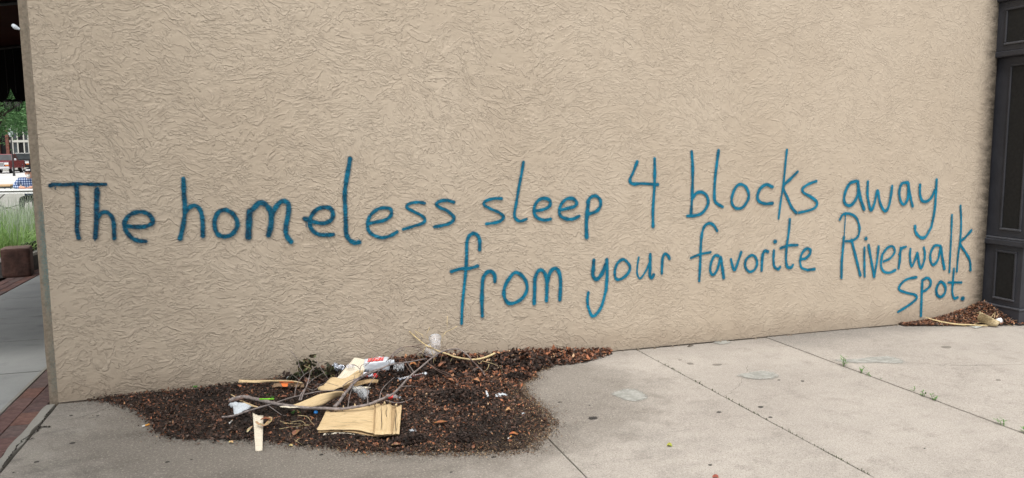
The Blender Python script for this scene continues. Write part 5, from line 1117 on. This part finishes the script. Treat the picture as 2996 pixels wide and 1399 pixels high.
# ------------------------------------------------------------------ weeds in the joints
def weed(px, py, h, n, label, zt=0.0):
    b = G(px, py); b.x = min((4.12, 5.34), key=lambda v_: abs(v_ - b.x)); t = empty('joint_weed', tuple(b), label=label, cat='weed', group='weeds in the pavement joints')
    for s_ in range(max(1, n // 4)):
        m = MB()
        top = Vector((rnd.uniform(-.02, .02), rnd.uniform(-.02, .02), h * rnd.uniform(.7, 1))); base = Vector((rnd.uniform(-.006, .006), rnd.uniform(-.03, .03), -.01)); m.tube([base, base.lerp(top, .5) + Vector((.003, 0, 0)), top + base], .0014, 4)
        for k in range(n // max(1, n // 4) + 2):
            u = rnd.uniform(.25, 1); c = base.lerp(top + base, u); a_ = rnd.uniform(0, 6.28); d = Vector((math.cos(a_), math.sin(a_), rnd.uniform(.2, .9))).normalized() * h * rnd.uniform(.35, .65); q_ = Vector((-math.sin(a_), math.cos(a_), 0)) * .0042; i0 = len(m.v)
            m.v += [c, c + d * .5 + q_, c + d, c + d * .5 - q_]; m.f.append((i0, i0 + 1, i0 + 2, i0 + 3))
        m.build('leafy_stem', 'weed', t)
weed(2453, 1072, .085, 14, 'tallest green weed tuft beside the long pale mortar patch')
weed(2500, 1092, .06, 8, 'thin weed below the tallest tuft'); weed(2518, 1100, .035, 6, 'low weed third from the far end of the joint'); weed(2530, 1104, .03, 5, 'smallest weed right after the low one near the tallest tuft')
weed(2558, 1114, .018, 3, 'tiny weed shoot alone midway down the joint'); weed(2657, 1150, .035, 4, 'lone slim weed left of a pair of tufts in the joint')
weed(2688, 1160, .05, 9, 'left weed tuft of a close pair in the joint'); weed(2712, 1170, .055, 10, 'right weed tuft of a close pair in the joint')
weed(2925, 1248, .06, 9, 'broad-leaved weed in the joint near the right edge'); weed(2992, 1268, .06, 9, 'weed cut by the right edge of the picture')
mo = MB(); cols = []
for i in range(110):
    y_ = -rnd.random() ** .8 * 3.2; x = 4.12 + rnd.uniform(-.005, .005); h = rnd.uniform(.002, .013)
    mo.box((x - .001, y_ - .0015, -.02), (x + .001, y_ + .0015, h), rot3(rnd.uniform(-25, 25), rnd.uniform(-25, 25), rnd.uniform(0, 90)))
MT['moss'] = simple('dull_moss', (0.07, 0.08, 0.04), .9)
tag(mo.build('joint_moss', 'moss'), 'tiny moss and seedlings along the nearer pavement joint', 'moss', None, 'stuff')

# ------------------------------------------------------------------ left background: awning, planter, cafe, street
MT['awning'] = simple('maroon_canvas', (0.035, 0.010, 0.008), 0.9, 0.1, var=0.25, scale=6)
MT['black'] = simple('black_canvas', (0.006, 0.006, 0.006), 0.9, 0.1)
aw = empty('awning', label='dark maroon awning seen from below beyond the wall corner', cat='awning')
V = [(-0.06, 0.25, 3.10), (-0.06, 5.2, 3.10), (-2.6, 5.2, 2.72), (-2.6, 0.25, 2.72)]
o = new('canopy', V, [(0, 1, 2, 3)], 'awning', aw); o.modifiers.new('s', 'SOLIDIFY').thickness = .01
def scallop(p0, p1, zt, zb, n, name, mat):
    V = []; m_ = 6; N = n * m_
    for i in range(N + 1):
        t = i / N; p = Vector(p0).lerp(Vector(p1), t); k = abs(math.sin(math.pi * t * n)) ** .6
        V += [(p.x, p.y, p.z), (p.x, p.y, zb + (1 - k) * -.0 + (0.16 * (1 - k)))]
    o = new(name, V, [(2 * i, 2 * i + 1, 2 * i + 3, 2 * i + 2) for i in range(N)], mat, aw); o.modifiers.new('s', 'SOLIDIFY').thickness = .006
scallop((-0.06, 5.2, 3.10), (-2.6, 5.2, 2.72), 0, 2.22, 12, 'end_valance', 'black')
scallop((-2.6, 0.25, 2.72), (-2.6, 5.2, 2.72), 0, 2.22, 20, 'front_valance', 'black')
for y_ in (0.3, 2.7, 5.15): MB().tube([(-0.06, y_, 3.07), (-2.58, y_, 2.69)], .018, 8).build('awning_rafter', 'iron', aw)
MB().tube([(-2.57, .3, 2.7), (-2.57, 5.15, 2.7)], .02, 8).build('awning_bar', 'iron', aw)
for px, lb in ((26, 'left wire-caged lamp hanging below the awning edge'), (50, 'right wire-caged lamp hanging below the awning edge')):
    c = W(px, 303, 5.0); t = empty('cage_lamp', label=lb, cat='lamp', group='caged lamps under the awning')
    MB().tube([(c.x, c.y, c.z + .12), (c.x, c.y, 2.86 )], .004, 5).build('cord', 'iron', t); lathe([(.03, .05), (.05, .03), (.055, .02)], Matrix.Translation(c), 'lamp_socket', 'iron', t, 14)
    lathe([(.0, -.05), (.03, -.035), (.036, 0), (.02, .03)], Matrix.Translation(c), 'bulb', 'clear2', t, 14, cap=False)
    for k in range(4):
        a_ = math.pi * k / 4; V = [c + Vector((.055 * math.cos(a_) * math.cos(q_), .055 * math.sin(a_) * math.cos(q_), .02 - .11 * math.sin(q_))) for q_ in np.linspace(0, math.pi, 9)]; MB().tube(V, .003, 5).build('cage_wire', 'iron', t)
# the building behind the stucco face (its flank on the sidewalk)
sh = MB().box((-0.05, 0.36, 0.0), (7.7, 9.0, 5.38)).build('corner_building', 'trim'); tag(sh, 'tan corner building behind the stucco wall', 'building')

# brownstone block
c = G(45, 815); bm = bmesh.new(); bmesh.ops.create_cube(bm, size=1); bmesh.ops.subdivide_edges(bm, edges=bm.edges, cuts=9, use_grid_fill=True)
for v_ in bm.verts:
    p = v_.co * 2; m_ = max(abs(p.x), abs(p.y), abs(p.z)); e_ = Vector((p.x, p.y, p.z)); l4 = (abs(p.x) ** 14 + abs(p.y) ** 14 + abs(p.z) ** 14) ** (1 / 14); e_ = e_ / l4 * m_
    e_ *= 1 + .03 * mn.noise(e_ * 2.2) + (.02 * mn.noise(e_ * 6)); v_.co = Vector((e_.x * .165, e_.y * .20, e_.z * .195 + .19))
me = bpy.data.meshes.new('stone_block'); bm.to_mesh(me); bm.free(); me.materials.append(MT['stone']); me.polygons.foreach_set('use_smooth', [True] * len(me.polygons))
o = bpy.data.objects.new('stone_block', me); COL.objects.link(o); o.location = (-1.875, 6.12, 0); o.rotation_euler = (0, 0, R_(9)); tag(o, 'rough brownstone block at the corner of the grass planter', 'stone block')

# planter
pl = empty('planter', label='low concrete planter of tall grasses behind the brownstone block', cat='planter')
for a_, b_ in (((-6.5, 6.02), (-2.0, 6.02)), ((-1.93, 6.25), (-1.80, 7.1)), ((-1.80, 7.1), (-1.74, 11.6))):
    d = (Vector((*b_, 0)) - Vector((*a_, 0))); s_ = Vector((-d.y, d.x, 0)).normalized() * .075; P4 = [(Vector((*a_, 0)) - s_), (Vector((*b_, 0)) - s_), (Vector((*b_, 0)) + s_), (Vector((*a_, 0)) + s_)]
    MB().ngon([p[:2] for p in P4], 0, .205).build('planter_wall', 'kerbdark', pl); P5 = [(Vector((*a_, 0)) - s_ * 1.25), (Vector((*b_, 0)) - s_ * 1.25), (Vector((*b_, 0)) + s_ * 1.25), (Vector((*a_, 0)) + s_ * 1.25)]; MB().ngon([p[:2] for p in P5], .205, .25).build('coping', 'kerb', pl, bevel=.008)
new('planter_soil', [(-6.5, 6.1, .2), (-2.0, 6.1, .2), (-1.85, 7.1, .2), (-1.8, 11.6, .2), (-6.5, 11.6, .2)], [(0, 1, 2, 3, 4)], 'soil', pl)
fe = empty('iron_fence', label='low black iron rail with short pickets on the planter coping', cat='fence')
fr = [(-1.90, 6.32), (-1.83, 6.9), (-1.78, 7.6), (-1.76, 8.5), (-1.75, 9.8)]
MB().tube([(x, y_, .375) for x, y_ in fr], .016, 8).build('top_rail', 'iron', fe, True); MB().tube([(x, y_, .285) for x, y_ in fr], .007, 6).build('lower_rail', 'iron', fe)
def along(t):
    k = t * (len(fr) - 1); i = min(int(k), len(fr) - 2); f = k - i; return fr[i][0] * (1 - f) + fr[i + 1][0] * f, fr[i][1] * (1 - f) + fr[i + 1][1] * f
for t in np.arange(0, 1, .045): x, y_ = along(t); MB().tube([(x, y_, .25), (x, y_, .375)], .009, 6).build('picket', 'iron', fe)
MB().tube([(-6.4, 6.02, .30), (-2.06, 6.02, .30)], .008, 6).build('front_rail', 'iron', fe)
for x in np.arange(-3.2, -2.05, .1): MB().tube([(x, 6.02, .25), (x, 6.02, .30)], .006, 5).build('picket', 'iron', fe)

def blades(n, xr, yr, hr, w_, cols, name, label, pale=0.0, base=.2, lean=.35, seed=3):
    r_ = np.random.default_rng(seed); V = []; F_ = []; C = []
    for i in range(n):
        x, y_ = r_.uniform(*xr), r_.uniform(*yr); h = r_.uniform(*hr); a_ = r_.uniform(0, 6.28); l_ = r_.normal(0, lean) * h; d = Vector((math.cos(a_) * l_, math.sin(a_) * l_, 0)); s_ = Vector((-math.sin(a_ + 1.2), math.cos(a_ + 1.2), 0)) * w_ * r_.uniform(.6, 1.3); b0 = Vector((x, y_, base)); n0 = len(V)
        for k in range(4): t = k / 3; c = b0 + Vector((0, 0, h * (t - .18 * t * t * abs(l_) / h))) + d * t * t; V += [c - s_ * (1 - t * .92), c + s_ * (1 - t * .92)]
        for k in range(3): F_.append((n0 + 2 * k, n0 + 2 * k + 1, n0 + 2 * k + 3, n0 + 2 * k + 2)); C.append((r_.random(), 0, 0))
    o = new(name, V, F_, cols); setcol(o, C); return tag(o, label, 'grass', None, 'stuff')
MT['gr1'] = mat_foliage('grass_green', (0.13, 0.26, 0.06), (0.38, 0.55, 0.20)); MT['gr2'] = mat_foliage('grass_pale', (0.30, 0.38, 0.26), (0.58, 0.62, 0.52))
blades(9500, (-3.8, -1.86), (6.15, 9.6), (.16, .46), .012, 'gr1', 'planter_grass', 'dense green leafy grass filling the planter', lean=.6)
blades(1500, (-3.8, -1.9), (6.4, 10.5), (.45, .92), .0045, 'gr2', 'feather_grass', 'wispy pale grass stalks rising above the green planting', lean=.22, seed=5)
blades(2200, (-4.2, -1.9), (9.0, 11.4), (.2, .5), .011, 'gr1', 'planter_grass', 'green grass at the back of the planter', seed=8)

# cafe terrace slab, table, seated person
tr_ = MB().box((-14, 13.0, -.12), (6, 34, -.004)).build('terrace', 'kerb'); tag(tr_, kind='structure')
MT['tabw'] = simple('white_tabletop', (0.75, 0.76, 0.74), 0.5, var=.05); MT['jeans'] = simple('dark_trousers', (0.02, 0.025, 0.04), 0.9); MT['skin'] = simple('skin', (0.50, 0.27, 0.19), 0.55, var=.08); MT['hair'] = simple('white_beard', (0.62, 0.60, 0.57), 0.9, var=.15, scale=80, bump=1, bscale=150)
MT['cap'] = simple('navy_cap', (0.010, 0.011, 0.016), 0.8); MT['plaid'] = mat_plaid(); MT['benchw'] = simple('tan_bench_wood', (0.52, 0.36, 0.2), 0.7, var=.2)
tb = empty('cafe_table', (-4.55, 15.95, 0), label='white-rimmed cafe table on black legs in front of the seated person', cat='table')
MB().box((-.95, -.38, .725), (.75, .38, .755)).build('tabletop', 'tabw', tb, bevel=.01); MB().box((-.92, -.36, .66), (.72, .36, .70)).build('table_frame', 'tabw', tb)
for x, y_ in ((-.85, -.3), (.65, -.3), (-.85, .3), (.65, .3)): MB().tube([(x, y_, 0), (x, y_, .66)], .02, 6).build('leg', 'iron', tb)
MB().tube([(-.85, -.3, .1), (.65, -.3, .55)], .012, 5).build('brace', 'iron', tb); MB().tube([(-.85, -.3, .55), (.65, -.3, .1)], .012, 5).build('brace', 'iron', tb)
bn = empty('bench', (-5.25, 16.9, 0), label='tan wooden table with crossed black legs behind the white table', cat='table')
MB().box((-.9, -.3, .80), (.42, .3, .84)).build('tabletop', 'benchw', bn, bevel=.005); MB().box((-.9, -.31, .765), (.42, .31, .798)).build('apron', 'iron', bn)
for s_ in (-.28, .28): MB().tube([(-.5, s_, .77), (.3, s_, .0)], .012, 6).build('leg', 'iron', bn); MB().tube([(.3, s_, .77), (-.5, s_, .0)], .012, 6).build('leg', 'iron', bn)
ch = empty('cafe_chair', (-4.33, 16.62, 0), label='black cafe chair under the seated person', cat='chair')
MB().box((-.22, -.22, .43), (.22, .22, .46)).build('seat', 'iron', ch, bevel=.01); MB().box((-.22, .2, .55), (.22, .23, .88)).build('backrest', 'iron', ch, bevel=.01)
for x in (-.2, .2):
    for y_ in (-.2, .2): MB().tube([(x, y_, 0), (x, y_, .9 if y_ > 0 else .43)], .013, 6).build('leg', 'iron', ch)
pe = empty('person', (-4.33, 16.50, 0), label='seated person in dark cap and blue plaid shirt at the white table', cat='person')
def skin_body():
    J = [((0, .05, .50), .15), ((0, .0, .72), .145), ((0, -.06, .92), .165), ((0, -.10, .99), .075), ((0, -.14, 1.03), .056), ((0, -.17, 1.08), .082), ((0, -.17, 1.15), .086),
         ((-.24, -.07, .95), .085), ((-.33, -.20, .80), .062), ((-.12, -.42, .79), .036), ((-.03, -.46, .785), .032),
         ((.24, -.07, .95), .085), ((.33, -.20, .80), .062), ((.12, -.42, .79), .036), ((.04, -.47, .785), .032),
         ((-.10, -.02, .50), .09), ((-.14, -.42, .50), .075), ((-.14, -.44, .10), .05), ((-.14, -.54, .05), .04),
         ((.10, -.02, .50), .09), ((.14, -.42, .50), .075), ((.14, -.44, .10), .05), ((.14, -.54, .05), .04)]
    E_ = [(0, 1), (1, 2), (2, 3), (3, 4), (4, 5), (5, 6), (2, 7), (7, 8), (8, 9), (9, 10), (2, 11), (11, 12), (12, 13), (13, 14), (0, 15), (15, 16), (16, 17), (17, 18), (0, 19), (19, 20), (20, 21), (21, 22)]
    me = bpy.data.meshes.new('body'); me.from_pydata([j[0] for j in J], E_, []); o = bpy.data.objects.new('body', me); COL.objects.link(o)
    o.modifiers.new('skin', 'SKIN'); sv = me.skin_vertices[0].data
    for i, j in enumerate(J): sv[i].radius = (j[1] * (1.25 if i in (0, 1, 2) else 1), j[1] * (.85 if i in (0, 1, 2) else 1)); sv[i].use_root = (i == 0)
    o.modifiers.new('sub', 'SUBSURF').levels = 2; bpy.context.view_layer.update(); dg = bpy.context.evaluated_depsgraph_get(); ev = bpy.data.meshes.new_from_object(o.evaluated_get(dg)); bpy.data.objects.remove(o)
    ev.name = 'body'; o = bpy.data.objects.new('body', ev); COL.objects.link(o); o.parent = pe; ev.materials.clear()
    for k in ('plaid', 'skin', 'jeans'): ev.materials.append(MT[k])
    for f in ev.polygons:
        c = f.center; f.material_index = 1 if ((c.z > 1.0 and abs(c.x) < .085) or (c.y < -.40 and .70 < c.z < .9)) else (2 if c.z < .58 else 0); f.use_smooth = True
skin_body()
def pblob(c, d, name, mat, rough=.05, box=0, seed=0, rx=0): 
    o = blob(Vector(c), d, rot3(rx, 0, 0), name, mat, pe, rough, seed, 3, box); return o
pblob((0, -.175, 1.135), (.080, .100, .115), 'head', 'skin', .02)
pblob((0, -.285, 1.125), (.014, .022, .026), 'nose', 'skin', .0)
for s_ in (-1, 1): pblob((s_ * .082, -.165, 1.125), (.012, .02, .03), 'ear', 'skin', 0); pblob((s_ * .032, -.262, 1.148), (.012, .008, .007), 'eye', 'cap', 0)
pblob((0, -.262, 1.068), (.042, .036, .050), 'beard', 'hair', .25, 0, 3); pblob((0, -.276, 1.095), (.044, .018, .012), 'moustache', 'hair', .2, 0, 5)
pblob((0, -.16, 1.195), (.092, .108, .068), 'cap_crown', 'cap', .03); 
V = [(x * .085, -.24 - .09 * math.cos(x * 1.45), 1.178 - .012 * abs(x)) for x in np.linspace(-1, 1, 11)] + [(x * .085, -.20, 1.185) for x in np.linspace(-1, 1, 11)]
o = new('cap_brim', V, [(i, i + 1, i + 12, i + 11) for i in range(10)], 'cap', pe); o.modifiers.new('s', 'SOLIDIFY').thickness = .006
V = []
for x in np.linspace(-.05, .05, 9):
    yy = -.16 - .112 * math.sqrt(max(0, 1 - (x / .097) ** 2)) ; V += [(x, yy, 1.200), (x, yy + .008, 1.222)]
new('cap_emblem', V, [(2 * i, 2 * i + 2, 2 * i + 3, 2 * i + 1) for i in range(8)], 'whiteink', pe)
for s_ in (-1, 1):
    for k in range(5):
        x0 = s_ * .035 - .022 + .011 * k; MB().tube([(x0, -.47, .785), (x0 * .9, -.505 - .006 * (2 - abs(k - 2)), .78), (x0 * .85, -.53 - .004 * (2 - abs(k - 2)), .765)], [.009, .008, .006], 6).build('finger', 'skin', pe, True)
# paper on the table
pp = MB().box((-4.75, 15.66, .756), (-4.55, 15.84, .7575)).build('newspaper', 'paper'); tag(pp, 'white paper sheet on the table before the seated person', 'paper')

# street trees
MT['bark'] = simple('dark_bark', (0.035, 0.028, 0.022), .9, var=.3, scale=12, bump=1, bscale=30, bdist=.02); MT['lf1'] = mat_foliage('tree_leaf', (0.05, 0.13, 0.05), (0.20, 0.38, 0.15))
def tree(x, y_, h0, rad, ch_, n, label, seed, tr=.16):
    r_ = random.Random(seed); t = empty('street_tree', (x, y_, 0), label=label, cat='tree', group='trees along the street'); top = h0 + ch_ * .8
    MB().tube([(0, 0, -.1), (.05, 0, h0 * .5), (-.05, .05, h0), (0, 0, top)], [tr, tr * .8, tr * .65, tr * .2], 10).build('trunk', 'bark', t, True)
    cl = []
    for k in range(9):
        a_ = r_.uniform(0, 6.28); e_ = Vector((math.cos(a_) * rad * .75, math.sin(a_) * rad * .75, h0 + ch_ * r_.uniform(.25, .8))); MB().tube([(0, 0, h0 * r_.uniform(.7, 1.1)), e_ * .5 + Vector((0, 0, h0 * .5)), e_], [tr * .4, tr * .25, .02], 6).build('limb', 'bark', t)
    for k in range(46):
        a_ = r_.uniform(0, 6.28); q_ = math.sqrt(r_.random()); z = r_.random(); cl.append((Vector((math.cos(a_) * q_ * rad * (1 - .4 * abs(z - .4)), math.sin(a_) * q_ * rad * (1 - .4 * abs(z - .4)), h0 + z * ch_)), r_.uniform(.35, .8)))
    V = []; F_ = []; C = []
    for i in range(n):
        c, r = r_.choice(cl); p = c + Vector((r_.gauss(0, 1), r_.gauss(0, 1), r_.gauss(0, .7))) * r * .6; s_ = r_.uniform(.035, .075); a_ = Vector((r_.gauss(0, 1), r_.gauss(0, 1), r_.gauss(0, .5))).normalized() * s_; b_ = a_.orthogonal().normalized() * s_ * .55; n0 = len(V)
        V += [p - a_, p + b_, p + a_, p - b_]; F_.append((n0, n0 + 1, n0 + 2, n0 + 3)); C.append((r_.random(), 0, 0))
    o = new('crown', V, F_, 'lf1', t); setcol(o, C)
tree(-9.9, 32.0, 2.7, 3.0, 4.0, 60000, 'dark-trunked leafy tree directly behind the seated person', 1, .2)
tree(-13.2, 40.0, 2.9, 3.6, 5.0, 24000, 'farther leafy tree half hidden by the near tree', 2)
tree(-8.2, 38.0, 3.0, 3.2, 4.6, 40000, 'leafy tree nearest the wall corner', 3)

tree(-3.3, -4.9, 4.4, 2.9, 4.6, 26000, 'unseen leafy tree added left of the camera to shade the wall', 9, .14)  # out-of-view tree, added only to dim the left end of the wall
# street furniture and the shops beyond
lm = empty('street_lamp', tuple(W(36, 450, 60)) [:2] + (0,), label='black street lamp with a white globe in front of the shops', cat='street lamp')
lb_ = Vector(lm.location); MB().tube([(0, 0, 0), (0, 0, .5), (0, 0, 2.9)], [.09, .05, .04], 10).build('post', 'iron', lm); lathe([(.08, 2.9), (.15, 3.05), (.16, 3.2), (.12, 3.4), (0, 3.45)], Matrix.Identity(4), 'globe', 'white', lm, 14, cap=False)
sb = empty('shop_building', label='brick and glass shopfront building across the street', cat='building')
MT['brk'] = simple('dark_red_brick', (0.15, 0.06, 0.045), .85, var=.3, scale=4); MT['shopg'] = simple('shop_glass', (0.03, 0.04, 0.045), .08, .8, var=.6, scale=1.5); MT['cream'] = simple('cream_frame', (0.45, 0.44, 0.40), .6, var=.1); MT['inner'] = simple('dark_interior', (0.008, 0.008, 0.009), .9)
Yb = 92.0
def bx(px): return W(px, 440, Yb).x
MB().box((-60, Yb + .6, 0), (10, Yb + 14, 9)).build('wall', 'brk', sb)
for px0, px1 in ((-60, -44), (-8, 0), (18, 27), (96, 106), (150, 162)): MB().box((bx(px0), Yb, 0), (bx(px1), Yb + .62, 4.6)).build('pier', 'brk', sb)
MB().box((-60, Yb + .1, 4.3), (10, Yb + .59, 4.9)).build('sign_band', 'cream', sb)
for px0, px1, m_ in ((1, 17, 'inner'), (28, 36, 'shopg'), (37, 50, 'shopg'), (53, 69, 'inner'), (71, 83, 'shopg'), (84, 95, 'shopg'), (107, 149, 'shopg')): 
    MB().box((bx(px0), Yb + .3, .3), (bx(px1), Yb + .36, 4.3)).build('shop_window', m_, sb)
for px in (36.5, 51.5, 70, 83.5): MB().box((bx(px) - .06, Yb + .2, 0), (bx(px) + .06, Yb + .298, 4.3)).build('mullion', 'cream', sb)
MB().box((bx(27.5), Yb + .17, 2.9), (bx(95.5), Yb + .198, 3.15)).build('transom', 'cream', sb); MB().box((bx(27.5), Yb + .15, 0), (bx(95.5), Yb + .198, .35)).build('stall_riser', 'cream', sb)
kb = MB().box((-60, 84.5, -.13), (10, 92, .02)).build('far_pavement', 'kerb'); tag(kb, kind='structure')

# vehicles (built heading -Y, wheels on the street at z = -0.13)
MT['maroon'] = simple('maroon_paint', (0.13, 0.012, 0.02), .25, .6, var=.05); MT['blackp'] = simple('black_car_paint', (0.008, 0.008, 0.01), .2, .6, var=.05); MT['chrome'] = simple('chrome', (0.6, 0.6, 0.62), .2, .5, 1.0, var=.05); MT['wind'] = simple('car_glass', (0.02, 0.024, 0.026), .12, .35, var=.4, scale=3)
MT['tyre'] = simple('tyre_rubber', (0.012, 0.012, 0.012), .9); MT['amber'] = simple('amber_lens', (0.7, 0.2, 0.03), .3); MT['lens'] = simple('headlamp_lens', (0.6, 0.62, 0.62), .15, .7)
def vehicle(name, label, cat, loc, rz, W2, prof, cab, paint, L_, wheels, wr_, grille='chrome'):
    t = empty(name, loc, rz, label=label, cat=cat)
    def ext(pf, w0, name_, mat, bev=.04, taper=0.0, zt=0):
        m = MB(); n = len(pf); zs = [z for _, z in pf]; z0, z1 = min(zs), max(zs)
        for s_ in (-1, 1): m.v += [Vector((s_ * (w0 - taper * (z - z0) / (z1 - z0 + 1e-6)), y_, z)) for y_, z in pf]
        m.f += [tuple(range(n)), tuple(range(n, 2 * n))[::-1]] + [(i, n + i, n + (i + 1) % n, (i + 1) % n) for i in range(n)]; return m.build(name_, mat, t, bevel=bev, seg=2)
    ext(prof, W2, 'body', paint, .05, .04); ext(cab, W2 - .06, 'cab', paint, .04, .16)
    # glass
    (ya, za), (yb_, zb), (yc, zc), (yd, zd) = cab; f = lambda a_, b_, u: a_ + (b_ - a_) * u
    def pane(P4, nm): 
        o = new(nm, P4, [(0, 1, 2, 3)], 'wind', t); o.modifiers.new('s', 'SOLIDIFY').thickness = .02
    wz = lambda z: W2 - .06 - .16 * (z - za) / (zb - za)
    z0, z1 = za + .05, zb - .07; y0, y1 = f(ya, yb_, .1), f(ya, yb_, .87)
    pane([(-wz(z0) + .08, y0 - .03, z0), (wz(z0) - .08, y0 - .03, z0), (wz(z1) - .06, y1 - .03, z1), (-wz(z1) + .06, y1 - .03, z1)], 'windscreen')
    for s_ in (-1, 1):
        pane([(s_ * (wz(z0) + .008), y0 + .12, z0), (s_ * (wz(z0) + .008), f(yd, yc, .12) - .1, z0), (s_ * (wz(z1) + .008), f(yd, yc, .85) - .06, z1), (s_ * (wz(z1) + .008), y1 + .12, z1)], 'side_window')
        MB().box((s_ * (W2 + .02), ya + .1, za + .02), (s_ * (W2 + .2), ya + .2, za + .2)).build('mirror', 'chrome' if paint == 'maroon' else paint, t, bevel=.02)
        for y_ in wheels:
            o = lathe([(0, 0), (wr_, 0), (wr_, .22), (0, .22)], Matrix.Translation((s_ * (W2 - .12) - .11, y_, wr_)) @ Matrix.Rotation(R_(90), 4, 'Y'), 'wheel', 'tyre', t, 22, cap=False); lathe([(0, -.01), (wr_ * .55, -.01), (wr_ * .55, .23), (0, .23)], Matrix.Translation((s_ * (W2 - .12) - .11, y_, wr_)) @ Matrix.Rotation(R_(90), 4, 'Y'), 'rim', 'chrome', o, 16, cap=False)
            MB().tube([(s_ * (W2 - .03), y_ + (wr_ + .06) * math.cos(a_), wr_ + (wr_ + .06) * math.sin(a_)) for a_ in np.linspace(0, math.pi, 9)], .045, 6).build('wheel_arch', paint, t)
        MB().box((s_ * (W2 - .42), -L_ / 2 - .03, .80), (s_ * (W2 - .08), -L_ / 2 + .02, .99)).build('headlight', 'lens', t, bevel=.01); MB().box((s_ * (W2 - .34), -L_ / 2 - .035, .71), (s_ * (W2 - .08), -L_ / 2 + .02, .785)).build('indicator', 'amber', t)
    MB().box((-W2 + .44, -L_ / 2 - .025, .66), (W2 - .44, -L_ / 2 + .02, 1.0)).build('grille', grille, t, bevel=.01)
    for k in range(3): MB().box((-W2 + .48, -L_ / 2 - .035, .71 + k * .09), (W2 - .48, -L_ / 2 - .026, .75 + k * .09)).build('grille_bar', 'tyre', t)
    MB().box((-W2, -L_ / 2 - .16, .40), (W2, -L_ / 2 - .03, .62)).build('bumper', 'chrome' if paint == 'maroon' else 'tyre', t, bevel=.04); MB().box((-.26, -L_ / 2 - .175, .44), (.26, -L_ / 2 - .162, .58)).build('number_plate', 'whiteink', t)
    return t
tr0 = G(28, 508, -.13)
hL = 2.65
vehicle('pickup_truck', 'maroon pickup truck with chrome bumper parked across the street', 'pickup truck', (tr0.x - 1.02, tr0.y + hL, -.13), R_(2), .98,
        [(-hL, .45), (-hL, 1.02), (-hL + .1, 1.10), (-1.2, 1.16), (.75, 1.16), (.75, 1.14), (hL, 1.14), (hL, .5)], [(-1.25, 1.14), (-.72, 1.76), (.55, 1.76), (.72, 1.14)], 'maroon', 2 * hL, (-1.75, 1.65), .38)
sv0 = G(92, 501, -.13)
vehicle('black_suv', 'boxy black off-road vehicle parked behind the maroon pickup', 'off-road vehicle', (sv0.x - .85, sv0.y + 1.2, -.13), R_(2), .92,
        [(-2.1, .5), (-2.1, 1.05), (-2.0, 1.14), (-.9, 1.18), (2.1, 1.18), (2.1, .5)], [(-.80, 1.16), (-.70, 1.86), (2.0, 1.86), (2.06, 1.16)], 'blackp', 4.2, (-1.35, 1.35), .40, 'blackp')
